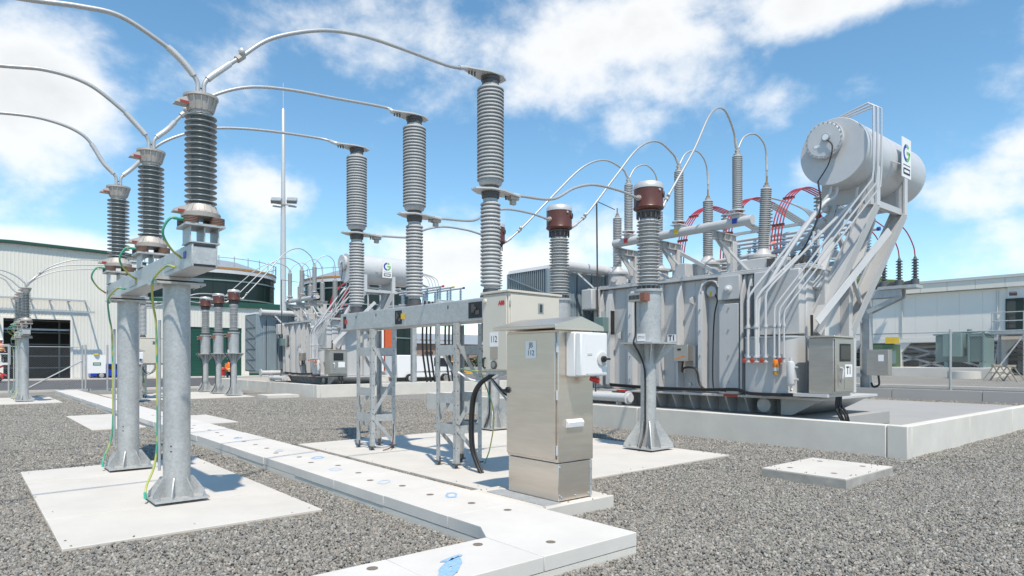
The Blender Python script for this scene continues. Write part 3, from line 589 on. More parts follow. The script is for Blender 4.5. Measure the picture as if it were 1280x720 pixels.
# ================================================================== current transformers
def ct_unit(y, label, first):
    x = 9.45; t = thing('current_transformer', label, 'current transformer', (x, y, PADZ), 'current transformers on posts beside the breaker')
    mb = MB(); column_base(mb, (x, y), .138, PADZ, .64, .46, 4); part('base_plate', mb, GALV, t)
    mb = MB()
    for k in range(4):
        a = k * math.pi / 2; d = Vector((math.cos(a), math.sin(a), 0)); s_ = Vector((-d.y, d.x, 0)) * .006; o_ = Vector((x, y, PADZ + .055))
        mb.prism([o_ + d * .10 - s_, o_ + d * .28 - s_, o_ + d * .28 + V(0, 0, .05) - s_, o_ + d * .14 + V(0, 0, .46) - s_, o_ + d * .10 + V(0, 0, .46) - s_], s_ * 2)
    part('base_stiffener', mb, GALV, t)
    part('post', MB().cyl((x, y), .138, PADZ + .05, 1.935, 24), GALV, t)
    mb = MB().box(x - .36, x + .36, y - .36, y + .36, 1.935, 1.965)
    for k in range(8):
        a = k * math.pi / 4; d = Vector((math.cos(a), math.sin(a), 0)); s_ = Vector((-d.y, d.x, 0)) * .006; o_ = Vector((x, y, 0)); e = .35 * (1.3 if k % 2 else 1)
        mb.prism([o_ + d * .10 + V(0, 0, 1.58) - s_, o_ + d * .15 + V(0, 0, 1.58) - s_, o_ + d * e + V(0, 0, 1.90) - s_, o_ + d * e + V(0, 0, 1.934) - s_, o_ + d * .10 + V(0, 0, 1.934) - s_], s_ * 2)
    part('bracket', mb, GALV, t)
    part('base_tank', MB().lathe([(.225, 1.966), (.225, 2.86), (.255, 2.865), (.255, 2.91), (.19, 2.915)], (x, y, 0), 32), GALV, t)
    mb = MB().lathe([(.15, 2.915), (.15, 2.98)], (x, y, 0), 20)
    for k in range(14): a = k * math.pi / 7; mb.cyl((x + .19 * math.cos(a), y + .19 * math.sin(a)), .016, 2.915, 2.975, 6)
    part('bolt_ring', mb, DKGREY, t)
    part('insulator', MB().lathe([(.17, 2.975), (.17, 3.0)] + sheds(3.0, 4.16, .150, .212, 20, .196)[1:] + [(.15, 4.17)], (x, y, 0), 36), SILIL, t, angle=60)
    mb = MB().lathe([(.14, 4.165), (.15, 4.17), (.18, 4.27), (.215, 4.29), (.215, 4.31)], (x, y, 0), 24)
    for k in range(14):
        a = k * math.pi / 7; d = Vector((math.cos(a), math.sin(a), 0)); o_ = Vector((x, y, 0)); mb.lathe([(.014, 0), (.014, .11)], o_ + d * .2 + V(0, 0, 4.18), 6)
    part('neck', mb, DKGREY, t)
    hd = part('head', MB().lathe([(.20, 4.31), (.265, 4.35), (.272, 4.37), (.262, 4.39), (.262, 4.69), (.24, 4.695)], (x, y, 0), 36), BROWN, t)
    part('cap', MB().lathe([(.262, 4.697), (.268, 4.70), (.268, 4.725), (.26, 4.775), (.235, 4.81), (.15, 4.825), (.01, 4.828)], (x, y, 0), 36), WALU, t)
    part('gauge_port', MB().lathe([(.06, 0), (.06, .02), (.045, .022), (.045, .012), (.001, .012)], (x + .262 * .50, y - .262 * .866, 4.60), 16, (.5, -.866, 0)), DKGREY, hd)
    part('sight_dot', MB().lathe([(.02, 0), (.02, .02)], (x - .262 * .1, y - .262 * .99, 4.655), 10, (-.1, -.99, 0)), WALU, hd)
    part('terminal', MB().box(x - .40, x - .24, y - .035, y + .035, 4.50, 4.53).lathe([(.05, 0), (.05, .05)], (x - .30, y, 4.515), 12, (1, 0, 0)), CAST, hd)
    part('terminal', MB().box(x + .24, x + .40, y - .035, y + .035, 4.42, 4.45).lathe([(.05, 0), (.05, .05)], (x + .25, y, 4.435), 12, (1, 0, 0)), CAST, hd)
    # terminal box on the left of the base tank
    tb = part('terminal_box', MB().box(x - .36, x - .215, y - .10, y + .17, 2.68, 2.83), STEELD, t, b=.006); part('red_block', MB().box(x - .365, x - .215, y - .20, y - .103, 2.685, 2.825), mat('faded_red_brown', (.23, .09, .065), .6), tb)
    tb2 = MB()
    for k in range(8): tb2.box(x - .363, x - .3605, y - .085 + k * .03, y - .065 + k * .03, 2.715, 2.79)
    part('terminal_row', tb2, DARK, tb)
    part('secondary_cable', MB().tube(spline([(x - .29, y + .06, 2.68), (x - .29, y + .06, 2.4), (x - .30, y + .05, 2.1), (x - .385, y + .02, 1.95), (x - .27, y, 1.78), (x - .18, y - .04, 1.55), (x - .155, y - .05, 1.3), (x - .155, y - .05, .8), (x - .18, y - .06, .4), (x - .36, y - .10, .12)], 6), .017, 8), BLACK, t)
    for sx in (-1, 1):
        for sy in (-1, 1): piece('anchor_bolt', BOLT, t, (x + sx * .27, y + sy * .2, PADZ + .056))
    if first:
        q = Vector((-.993, -.116, 0)); c = Vector((x, y, 0)) + q * .236
        r_ = Vector((.116, -.993, 0))
        part('label_plate', MB().prism([c + r_ * -.085 + V(0, 0, 1.985), c + r_ * .085 + V(0, 0, 1.985), c + r_ * .085 + V(0, 0, 2.115), c + r_ * -.085 + V(0, 0, 2.115)], q * .004), LABEL, t)
        text('CT112', .06, c + q * .005 + V(0, 0, 2.05), r_, INK, t, squeeze=.8)
    return t
CTY = (7.43, 9.72, 11.89)
for k, y in enumerate(CTY):
    c = ct_unit(y, ('brown headed current transformer on post bearing the CT112 plate', 'brown headed current transformer on post, rising behind the JB 112 box', 'brown headed current transformer hidden behind the breaker pole next the cream cabinet')[k], k == 0)
    if k == 0: ct0 = c
    n_ = copy_tree(c, (0, DY, 0), label='small brown headed current transformer on a post before the green doors', group='current transformers before the green doors')
# ================================================================== power transformer
def transformer():
    t = thing('power_transformer', 'large grey oil transformer marked T1, with slanted conservator cylinder and struts', 'transformer', (15.0, 9.7, .43), 'power transformers in bunds')
    X0, X1, Y0, Y1, Z0, Z1 = 13.8, 16.3, 6.65, 12.8, .86, 3.60
    part('tank', MB().box(X0, X1, Y0, Y1, Z0, Z1), PAINT, t, b=.03)
    part('top_flange', MB().box(X0 - .13, X1 + .13, Y0 - .13, Y1 + .13, Z1 + .002, Z1 + .06), PAINT, t, b=.008)
    part('cover', MB().box(X0 - .12, X1 + .12, Y0 - .12, Y1 + .12, Z1 + .063, Z1 + .10), PAINT, t, b=.008)
    part('bottom_flange', MB().box(X0 - .17, X1 + .17, Y0 - .40, Y1 + .15, .80, .858), PAINT, t, b=.008)
    fb = MB()
    for k in range(46): fb.cyl((X0 - .08, Y0 + k * .135), .014, Z1 + .10, Z1 + .125, 6)
    part('flange_bolts', fb, GALVD, t)
    # skid base
    part('skid', MB().box(14.25, 15.9, 7.3, 12.3, .43, .798), PAINT, t)
    part('skid', MB().prism([(13.85, 7.25, .798), (13.85, 6.35, .798), (13.85, 7.0, .45), (13.85, 7.25, .45)], (2.4, 0, 0)), PAINT, t)
    for y in (7.55, 8.05, 8.55, 9.05, 9.55, 10.05, 10.55, 11.05, 11.55, 12.05): part('skid_plate', MB().prism([(13.75, y, .798), (14.25, y, .798), (14.25, y, .44), (13.95, y, .44)], (0, .03, 0)), PAINT, t)
    part('lifting_pad', MB().lathe([(.16, 0), (.16, .05), (.12, .06)], (13.84, 7.62, .64), 18, (-1, 0, 0)), PAINT, t)
    for y in (8.35, 11.6): part('jacking_mark', MB().box(13.62, 13.628, y - .18, y + .18, .805, .85), RED, t)
    # stiffeners on the long wall
    def rib(y, w, dep, z0=Z0 + .01, z1=Z1 - .01, nm='stiffener'):
        P = [(X0 - .002, y, z0), (X0 - dep, y, z0 + .12), (X0 - dep, y, z1 - .42), (X0 - .06, y, z1), (X0 - .002, y, z1)]
        return part(nm, MB().prism(P, (0, w, 0)), PAINT, t, b=.006)
    for y, w, d_ in ((12.35, .05, .22), (12.0, .16, .20), (11.20, .16, .22), (10.33, .16, .24), (9.74, .05, .26), (9.05, .12, .26), (8.02, .05, .24), (7.85, .05, .24)): rib(y, w, d_)
    part('wall_box', MB().box(X0 - .22, X0 - .002, 8.12, 8.62, Z0 + .01, 2.95), PAINT, t, b=.012)
    part('wall_box', MB().box(X0 - .22, X0 - .002, 8.10, 8.66, 3.05, Z1 - .004), PAINT, t, b=.012)
    part('valve_knob', MB().lathe([(.10, 0), (.10, .03), (.06, .05), (.05, .12), (.01, .13)], (X0 - .22, 8.38, 3.28), 18, (-1, 0, 0)), WPIPE, t)
    for y in (12.62, 11.62, 10.9, 10.02, 9.42): part('weld_seam', MB().box(X0 - .006, X0 - .001, y - .006, y + .006, Z0 + .02, Z1 - .02), PAINT, t)
    for y in (11.28, 10.41, 9.11, 8.37):
        for z in (1.15, 1.75, 2.35, 2.85): part('wall_bolt', MB().lathe([(.022, 0), (.022, .02)], (X0 - (.222 if y != 9.11 else .262), y, z), 6, (-1, 0, 0)), GALVD, t)
    for y, z in ((10.75, 2.75), (11.75, 2.2), (9.45, 3.0)): part('lifting_lug', MB().prism([(X0 - .002, y, z), (X0 - .16, y, z + .06), (X0 - .16, y, z + .14), (X0 - .002, y, z + .22)], (0, .03, 0)), PAINT, t)
    part('rating_plate', MB().box(X0 - .008, X0 - .003, 10.62, 10.88, 1.75, 2.15), STEELD, t); part('earth_boss', MB().lathe([(.05, 0), (.05, .05)], (X0, 9.55, 1.05), 12, (-1, 0, 0)), WALU, t)
    # thermometer in its hood
    hood = MB(); a0 = []
    for k in range(13):
        a = math.pi * k / 12 - .25; a0.append((8.86 + .23 * math.cos(a), 3.30 + .23 * math.sin(a)))
    for (ya, za), (yb, zb) in zip(a0[:-1], a0[1:]): hood.bar((X0 - .12, ya, za), (X0 - .12, yb, zb), .02, .24, (1, 0, 0))
    part('gauge_hood', hood, PAINT, t)
    gg = part('thermometer', MB().lathe([(.13, 0), (.13, .09), (.115, .10)], (X0 - .05, 8.88, 3.28), 24, (-1, 0, 0)), WPIPE, t)
    part('pointer', MB().bar((X0 - .156, 8.88, 3.28), (X0 - .156, 8.90, 3.16), .008, .045, (0, 1, 0)), YEL, gg)
    # conduits along the wall
    part('conduit', MB().tube(spline([(X0 - .12, 8.80, 3.22), (X0 - .14, 8.72, 3.05), (X0 - .13, 8.80, 2.7), (X0 - .13, 8.84, 1.9), (X0 - .13, 8.84, 1.1), (X0 - .22, 8.7, .96), (X0 - .30, 8.4, .93)], 6), .017, 8), BLACK, t)
    for k in range(3): part('cable_run', MB().tube(spline([(X0 - .29 - .02 * k, 11.9, .95 + k * .03), (X0 - .30 - .02 * k, 10.5, .92 + k * .025), (X0 - .32 - .02 * k, 9.0, .93 + k * .02), (X0 - .34, 8.2, .96 + k * .02), (X0 - .45, 7.9, .94 + k * .02), (X0 - .62, 7.6, .90 + k * .02), (X0 - .66, 6.9, .90 + k * .02), (X0 - .5, 6.5, .91 + k * .02), (X0 - .3, 6.3, .93 + .02 * k)], 6), .017, 8), BLACK, t)
    part('vertical_cable', MB().tube(spline([(X0 - .05, 6.55, .95), (X0 - .06, 6.5, 1.3), (X0 - .05, 6.52, 2.6)], 5), .03, 8), BLACK, t)
    jb = part('marshalling_box', MB().box(X0 - .40, X0 - .16, 9.36, 9.76, 1.62, 2.02), STEELD, t, b=.01)
    part('sticker', MB().prism([(X0 - .4035, 9.72, 1.66), (X0 - .4035, 9.44, 1.74), (X0 - .4035, 9.44, 1.77), (X0 - .4035, 9.72, 1.69)], (.002, 0, 0)), ORG, jb)
    part('indicator', MB().box(X0 - .405, X0 - .402, 9.55, 9.65, 1.88, 1.93), DARK, jb)
    part('cable_gland', MB().tube(spline([(X0 - .28, 9.58, 1.62), (X0 - .28, 9.60, 1.36), (X0 - .30, 9.52, 1.46), (X0 - .30, 9.2, 1.44), (X0 - .30, 9.1, 1.1), (X0 - .31, 8.95, .95)], 6), .026, 8), BLACK, t)
    part('bracket', MB().box(X0 - .17, X0 - .02, 9.30, 9.36, 1.45, 2.0), PAINT, t)
    part('label_plate', MB().box(X0 - .305, X0 - .30, 9.76, 10.02, 2.10, 2.28).box(X0 - .3, X0 - .01, 9.88, 9.92, 2.15, 2.2), LABEL, t); text('T1', .18, (X0 - .306, 9.89, 2.19), (0, -1, 0), INK, t, bold=.006)
    sb = part('terminal_box', MB().box(X0 - .42, X0 - .18, 12.05, 12.38, 2.42, 2.82), TEAL, t, b=.01); part('box_bracket', MB().box(X0 - .18, X0 - .01, 12.0, 12.42, 2.35, 3.0), PAINT, t)
    part('earth_rod', MB().tube([(X0 - .32, 12.42, .55), (X0 - .32, 12.42, 2.4)], .022, 8).tube([(X0 - .30, 12.36, 2.85), (X0 - .30, 12.40, 6.05)], .022, 8).tube([(X0 - .30, 12.40, 6.05), (14.55, 12.66, 6.02)], .012, 6), mat('brown_rod', (.06, .045, .045), .5), t)
    # rounded tap changer housing
    pts = []
    for k in range(9): a = math.pi / 2 * k / 8; pts.append((X0 - .25 - .28 * math.sin(a), 6.95 - .28 * math.cos(a) + .28 - .28, .0))
    poly = [(X0 - .002, 6.67)] + [(X0 - .30 - .28 * math.sin(math.pi / 2 * k / 8), 6.95 - .28 * math.cos(math.pi / 2 * k / 8)) for k in range(9)] + [(X0 - .58, 7.55), (X0 - .50, 7.78), (X0 - .002, 7.80)]
    part('tap_changer_housing', MB().prism([(x, y, .87) for x, y in poly], (0, 0, 1.25)), PAINT, t)
    part('housing_flange', MB().prism([(x - .03, y, 2.122) for x, y in poly], (0, 0, .04)), PAINT, t)
    part('upper_housing', MB().box(X0 - .26, X0 - .002, 6.68, 7.72, 2.20, Z1 - .004), PAINT, t, b=.02)
    # oil pipes with valves
    PP = [(935, .030, 0), (945, .034, 1), (957, .026, 2), (968, .022, 3), (974, .022, 4), (980, .018, 5)]
    tops = [(14.45, 6.45, 5.28), (14.9, 6.1, 5.15), (13.95, 6.6, 4.15), (14.28, 5.52, 5.35), (14.43, 5.5, 5.3), (14.58, 5.48, 5.25)]
    for px, r_, k in PP:
        y = onX(px, 440, 13.15)[1]; zb = [3.05, 3.0, 3.1, 2.8, 2.75, 2.7][k]
        Q = [(13.15, y, 1.62), (13.15, y, zb - .1), (13.17, y - .02, zb), (13.22, y - .12, zb + .16), tops[k]]
        if k in (3, 4, 5): Q += [(tops[k][0], tops[k][1] - .02, 5.55), (tops[k][0], tops[k][1] - .02, 6.85), (tops[k][0], tops[k][1] + .08, 6.93), (14.25 + .1 * k, 6.3, 6.90)]
        else: Q += [(tops[k][0], tops[k][1] - .03, tops[k][2] + .25)]
        part('oil_pipe', MB().tube(Q, r_, 10), WPIPE, t)
        fl = part('pipe_flange', MB().lathe([(r_ * 2, 0), (r_ * 2, .03)], (13.15, y, 1.70), 14).lathe([(r_ * 2, 0), (r_ * 2, .03)], (13.15, y, 1.60), 14), WPIPE, t); part('pipe_clamp', MB().lathe([(r_ * 1.6, 0), (r_ * 1.6, .06)], (13.15, y, 2.35), 12), WPIPE, t)
        if k in (0, 1, 2, 5): part('hand_wheel', MB().lathe([(.046, 0), (.05, .02), (.03, .022)], (13.06, y + .03, 1.64), 12, (-1, .15, 0)), mat('orange_red_wheel', (.55, .07, .03), .45), fl)
    part('pipe_rail', MB().box(13.20, 13.24, 6.85, 7.75, 1.72, 1.78).box(13.20, 13.24, 6.85, 7.75, 2.33, 2.38).box(13.24, 13.6, 7.2, 7.24, 2.33, 2.37), PAINT, t)
    yb = onX(969, 440, 13.1)[1]
    br = part('breather', MB().lathe([(.055, 1.50), (.06, 1.51), (.06, 1.64), (.05, 1.66)], (13.12, yb, 0), 16), ORG, t)
    part('breather_bowl', MB().lathe([(.055, 1.42), (.055, 1.495)], (13.12, yb, 0), 16), WALU, br); part('breather_foot', MB().lathe([(.05, 1.34), (.05, 1.415)], (13.12, yb, 0), 16), mat('amber_oil', (.45, .24, .04), .3), br)
    yc = onX(988, 440, 13.1)[1]
    part('sampling_cylinder', MB().lathe([(.02, 1.0), (.02, 1.10), (.075, 1.14), (.085, 1.17), (.085, 1.55), (.065, 1.61), (.03, 1.63), (.03, 1.7)], (13.12, yc, 0), 20), WPIPE, t)
    part('sampling_valve', MB().tube([(13.12, yc, 1.02), (13.05, yc - .06, 1.05)], .018, 8).tube([(13.12, yc - .08, 1.25), (13.12, yc - .16, 1.25)], .02, 8).tube([(13.12, yc - .08, 1.5), (13.12, yc - .15, 1.5)], .016, 8), WALU, t)
    # control cabinet with window
    cb = part('control_cabinet', MB().box(13.28, 14.22, 5.86, 6.36, .97, 2.10), STEELD, t, b=.012)
    part('cabinet_roof', MB().box(13.24, 14.26, 5.82, 6.40, 2.103, 2.14), STEEL, cb, b=.008)
    part('door', MB().box(13.32, 14.18, 5.838, 5.857, 1.01, 2.07), STEELD, cb, b=.008)
    part('window', MB().box(13.50, 14.0, 5.83, 5.837, 1.62, 1.98), DARK, cb, b=.06); part('window_pane', MB().box(13.54, 13.96, 5.826, 5.8295, 1.66, 1.94), mat('smoked_glass', (.02, .022, .025), .3), cb, b=.05)
    part('handle', MB().tube(spline([(13.50, 5.835, 1.50), (13.55, 5.79, 1.46), (13.52, 5.79, 1.28), (13.56, 5.835, 1.2)], 5), .02, 8), WALU, cb)
    part('handle_plate', MB().box(13.43, 13.66, 5.829, 5.8365, 1.12, 1.56), STEELD, cb)
    part('label_plate', MB().box(13.74, 14.08, 5.8325, 5.8365, 1.30, 1.56), LABEL, cb); text('T1', .22, (13.91, 5.832, 1.43), (1, 0, 0), INK, cb, squeeze=.95, bold=.006)
    part('lower_panel', MB().box(13.72, 14.12, 5.8325, 5.8365, 1.05, 1.27), STEELD, cb)
    part('shelf', MB().box(13.2, 14.3, 5.95, 7.0, .90, .965), PAINT, t)
    for k in range(4): part('entry_cable', MB().tube(spline([(13.85 + k * .07, 6.05, .90), (13.83 + k * .08, 6.05, .7), (13.8 + .06 * k, 6.0 - .1 * (k % 2), .55), (13.95 + .04 * k, 5.85, .14)], 5), .022, 8), BLACK, t)
    # conservator
    CY, CZ, CR, CA, CB_ = 6.35, 6.13, .71, 14.35, 17.95
    cons = part('conservator', MB().lathe([(.3, 0), (CR - .01, 0), (CR, .012), (CR, CB_ - CA - .30), (CR * .96, CB_ - CA - .14), (CR * .82, CB_ - CA - .03), (CR * .55, CB_ - CA + .03), (.01, CB_ - CA + .05)], (CA, CY, CZ), 48, (1, 0, 0)), WPIPE, t)
    part('end_cover', MB().lathe([(.36, 0), (.36, .10), (.395, .10), (.395, .15), (.36, .152), (.35, .165)], (CA, CY + .12, CZ + .25), 40, (-1, 0, 0)), WPIPE, cons)
    bl = MB()
    for k in range(24): a = k * math.pi / 12; bl.lathe([(.017, 0), (.017, .02)], (CA - .152, CY + .12 + .375 * math.cos(a), CZ + .25 + .375 * math.sin(a)), 6, (-1, 0, 0))
    part('cover_bolts', bl, PAINT, cons)
    og = part('oil_gauge', MB().lathe([(.085, 0), (.085, .05), (.07, .052)], (CA - .166, CY + .06, CZ + .28), 22, (-1, 0, 0)), GALVD, cons); part('gauge_face', MB().lathe([(.065, 0), (.065, .003)], (CA - .219, CY + .06, CZ + .28), 22, (-1, 0, 0)), LABEL, og)
    part('name_plate', MB().box(CA - .170, CA - .166, CY + .18, CY + .32, CZ + .10, CZ + .16), LABEL, cons)
    part('gauge_cable', MB().tube(spline([(CA - .2, CY + .03, CZ + .22), (CA - .2, CY - .08, CZ + .05), (CA - .16, CY + .02, CZ - .3), (CA - .10, CY + .28, CZ - .62)], 6), .013, 8), BLACK, cons)
    part('seam', MB().lathe([(CR + .004, 0), (CR + .004, .02)], (15.7, CY, CZ), 48, (1, 0, 0)), WPIPE, cons)
    sg = part('sign_board', MB().box(15.93, 16.45, CY - CR - .10, CY - CR - .085, 5.72, 6.60), LABEL, cons)
    sy = CY - CR - .101
    def arc(cx_, cz_, r0, r1, a0, a1, n=14):
        m_ = MB()
        A = [R(a0 + (a1 - a0) * i / n) for i in range(n + 1)]
        for p, q in zip(A[:-1], A[1:]): m_.add([(cx_ + r * math.cos(a), sy - .0015, cz_ + r * math.sin(a)) for r, a in ((r0, p), (r0, q), (r1, q), (r1, p))], [(0, 1, 2, 3)])
        return m_
    part('logo', arc(16.19, 6.27, .12, .20, 95, 268), BLU, sg); part('logo', arc(16.19, 6.27, .12, .20, 272, 365).add([(16.19, sy - .0015, 6.31), (16.19, sy - .0015, 6.24), (16.39, sy - .0015, 6.24), (16.39, sy - .0015, 6.31)], [(0, 1, 2, 3)]), LGRN, sg)
    part('logo', arc(16.19, 6.27, .12, .20, 45, 88), LGRN, sg)
    part('sign_bar', MB().box(15.99, 16.39, sy - .003, sy - .001, 5.99, 6.005).box(16.0, 16.38, sy - .003, sy - .001, 5.79, 5.93), INK, sg)
    part('sign_print', MB().box(16.04, 16.34, sy - .0045, sy - .0035, 5.83, 5.89), LABEL, sg)
    part('sign_bracket', MB().bar((15.6, CY - CR, 6.0), (16.1, CY - CR - .08, 6.0), .02, .02).bar((16.25, CY - CR + .05, 6.3), (16.25, CY - CR - .085, 6.3), .02, .02), PAINT, sg)
    # saddles and slanted struts
    for x, xb in ((15.1, 14.0), (16.66, 15.6)):
        part('saddle_post', MB().box(x - .09, x + .09, CY - .64, CY - .605, 4.98, 6.12).box(x - .075, x - .06, CY - .604, CY - .44, 4.98, 5.80).box(x + .06, x + .075, CY - .604, CY - .44, 4.98, 5.80), WPIPE, t)
        part('saddle', MB().prism([(x - .06, CY - .60, 5.12), (x - .06, CY + .55, 5.12), (x - .06, CY + .55, 5.66), (x - .06, CY + .25, 5.49), (x - .06, CY - .25, 5.49), (x - .06, CY - .60, 5.80)], (.12, 0, 0)), PAINT, t)
        a, b_ = Vector((xb, 6.62, 2.25)), Vector((x - .05, 5.85, 5.0)); dr = (b_ - a).normalized(); sd = dr.cross(Vector((1, -.12, 0))).normalized(); nr = sd.cross(dr)
        part('strut', MB().bar(a, b_, .27, .05, nr), PAINT, t)
        for q in (-1, 1): part('strut_flange', MB().bar(a + sd * q * .143, b_ + sd * q * .143, .016, .22, nr), PAINT, t)
        part('rear_strut', MB().bar((xb + .1, 6.62, 3.2), (x - .05, 6.45, 5.0), .10, .20, (0, .9, .35)), PAINT, t)
        part('rear_post', MB().bar((x - .35, 6.75, 3.70), (x - .02, 6.62, 5.1), .12, .16, (1, 0, 0)), PAINT, t)
    part('saddle_beam', MB().box(14.85, 16.9, CY - .58, CY - .46, 4.98, 5.116).box(14.85, 16.9, CY + .34, CY + .46, 4.98, 5.116), PAINT, t)
    part('cross_brace', MB().bar((13.75, 6.40, 2.45), onX(1112, 288, 15.6), .03, .15, (0, 0, 1)), WPIPE, t)
    part('cross_brace', MB().bar((14.6, 6.35, 4.4), (15.9, 6.35, 2.8), .08, .08), PAINT, t)
    part('gas_relay_pipe', MB().tube(spline([(15.3, 7.6, 4.3), (15.3, 7.2, 4.7), (15.25, 6.8, 5.0), (15.2, 6.45, 5.45)], 6), .055, 10).lathe([(.11, 0), (.11, .22)], (15.28, 7.1, 4.75), 14, (0, -.9, .6)), WPIPE, t)
    part('relief_pipe', MB().tube(spline([(14.6, 6.35, 5.5), (14.56, 6.4, 5.22), (14.3, 6.55, 5.0), (13.75, 6.95, 4.1), (13.32, 7.3, 3.2), (13.22, 7.42, 2.9), (13.2, 7.42, 1.7)], 6), .042, 10), WPIPE, t)
    part('relay_cable', MB().tube(spline([(14.22, 6.6, 5.5), (14.1, 6.5, 4.9), (13.9, 6.7, 4.15), (13.8, 7.0, 3.72)], 6), .02, 8), BLACK, t)
    for (x, y, z) in ((15.2, 7.05, 4.98), (15.3, 8.2, 4.5)): part('hand_wheel', MB().lathe([(.07, 0), (.07, .025)], (x, y, z), 12, (-.6, -.6, .5)), RED, t)
    # ladders of bracing at the tank end
    part('end_stiffener', MB().box(14.2, 14.4, Y0 - .20, Y0 - .002, Z0 + .01, Z1 - .01).box(15.4, 15.6, Y0 - .2, Y0 - .002, Z0 + .01, Z1 - .01), PAINT, t)
    # turrets and bushings
    for k, (y, lean) in enumerate(((11.16, (0, 0)), (9.60, (0, 0)), (8.10, (-.02, -.07)), (12.62, (0, 0)))):
        x = 14.62; ax = Vector((lean[0], lean[1], 1)).normalized(); nn = k == 3
        zb = 4.28 if not nn else 4.34
        tu = part('turret', MB().lathe([(.34, 3.70), (.34, 3.74), (.27, 3.745), (.27, zb - .22), (.31, zb - .215), (.31, zb - .16), (.22, zb - .15), (.14, zb - .04), (.12, zb)], (x, y, 0), 28), PAINT, t)
        if k == 2: part('turret_box', MB().box(x - .38, x + .3, y - .34, y + .34, 3.70, 4.02), PAINT, tu, b=.02)
        b_ = part('bushing', MB().lathe([(.12, 0), (.12, .04)] + sheds(.04, 1.44, .098, .128, 30, None, 1.)[1:] + [(.07, 1.45), (.07, 1.50), (.03, 1.51)], (x, y, zb), 24, ax), SILI, t, angle=60)
        tp = Vector((x, y, zb)) + ax * 1.5
        part('bushing_terminal', MB().lathe([(.045, 0), (.045, .06), (.022, .07), (.022, .22)], tp, 12, ax), mat('bronze', (.42, .28, .16), .45, .5), b_)
        part('current_port', MB().lathe([(.10, 0), (.10, .06), (.07, .07)], (x + .26, y - .05, zb - .4), 16, (1, -.2, 0)).lathe([(.08, 0), (.08, .05)], (x - .25, y - .1, zb - .38), 14, (-1, -.4, 0)), PAINT, tu)
    # arrester bracket: pipe beam carried on cantilevers
    part('arrester_beam', MB().tube([(13.55, 7.75, 4.79), (13.55, 11.8, 4.79)], .108, 20), PAINT, t)
    for y in (8.75, 10.35, 11.75):
        part('cantilever', MB().box(13.50, 14.52, y - .075, y + .075, 4.665, 4.68).box(13.50, 14.52, y - .006, y + .006, 4.52, 4.665).box(13.50, 14.52, y - .075, y + .075, 4.505, 4.52)
             .box(13.7, 13.708, y - .07, y + .07, 4.52, 4.665).box(13.95, 13.958, y - .07, y + .07, 4.52, 4.665).box(14.2, 14.208, y - .07, y + .07, 4.52, 4.665), PAINT, t)
        part('bracket_leg', MB().box(14.26, 14.44, y - .09, y + .09, 3.70, 4.503), PAINT, t, b=.01)
        hole = [(14.10 + .07 * math.cos(a), y - .012, 4.36 + .07 * math.sin(a)) for a in [math.pi / 2 - 2 * math.pi * k / 16 for k in range(17)]]
        pts = [(13.62, y - .012, 4.50), (13.85, y - .012, 4.33), (14.05, y - .012, 4.15), (14.15, y - .012, 3.98), (14.255, y - .012, 3.98), (14.255, y - .012, 4.50), (14.10, y - .012, 4.50)] + hole + [(14.10, y - .012, 4.50)]
        part('gusset', MB().prism(pts, (0, .024, 0)), PAINT, t)
        part('brace', MB().bar((14.30, y - .5, 3.72), (13.75, y - .02, 4.50), .07, .05), PAINT, t)
    part('brace', MB().bar((14.4, 10.3, 4.45), (14.2, 9.0, 3.75), .06, .09).bar((14.4, 11.7, 4.45), (14.25, 10.5, 3.75), .06, .06), PAINT, t)
    part('cover_boxes', MB().box(14.0, 14.35, 9.85, 10.15, 3.70, 4.1).box(14.9, 15.5, 10.2, 10.9, 3.7, 4.15).box(15.0, 15.9, 8.6, 9.2, 3.7, 4.05).box(14.05, 14.3, 7.2, 7.5, 3.7, 3.95), PAINT, t, b=.015)
    part('cover_pipe', MB().tube([(15.1, 12.4, 4.1), (15.1, 7.4, 4.3)], .06, 10).tube([(15.3, 12.0, 3.95), (15.3, 7.4, 4.0)], .03, 8), WPIPE, t)
    for y in (7.6, 8.6, 9.6, 10.6, 11.6): part('pipe_stub', MB().cyl((15.1, y), .035, 3.7, 4.2, 10), WPIPE, t)
    for k in range(6):
        y = 7.0 + .26 * k; part('cover_insulator', MB().lathe(sheds(3.72, 4.12, .04, .085, 5), (14.9 + .25 * (k % 2), y, 0), 14), mat('blue_grey_insulator', (.30, .38, .46), .4), t)
        part('cover_terminal', MB().cyl((14.9 + .25 * (k % 2), y), .05, 4.12, 4.22, 10), CAST, t)
    part('cover_link', MB().tube([(15.02, 6.9, 4.24), (15.02, 8.5, 4.24)], .03, 8), WPIPE, t); part('cover_link', MB().tube([(14.9, 6.9, 4.42), (14.9, 8.4, 4.42)], .025, 8), WPIPE, t)
    for y in (6.95, 7.5): part('relay_box', MB().box(14.2, 14.45, y, y + .28, 3.72, 3.98), DKGREY, t, b=.01)
    # LV side: short bushings with red insulated flexible links
    for g_, y in enumerate((11.35, 9.90, 8.45)):
        for k in range(4):
            yy = y + (k - 1.5) * .085
            P = [(15.85, yy, 4.3), (15.92, yy, 4.85), (16.15, yy, 5.45), (16.7, yy, 6.0), (17.4, yy, 6.28), (18.3, yy, 6.25)]
            part('flexible_link', MB().tube(spline(P, 5), .018, 6), REDS, t)
            part('flexible_link_end', MB().tube(spline([(18.3, yy, 6.25), (19.2, yy, 6.12), (20.3, yy - .2, 5.78)], 5), .026, 6), GALV, t)
        part('link_clamp', MB().cbox((16.0, y, 5.1), (.06, .32, .06)).cbox((16.55, y, 5.88), (.06, .30, .06)), BROWN, t)
        part('lv_bushing', MB().lathe(sheds(3.75, 4.3, .06, .12, 6), (15.85, y, 0), 16), SILI, t)
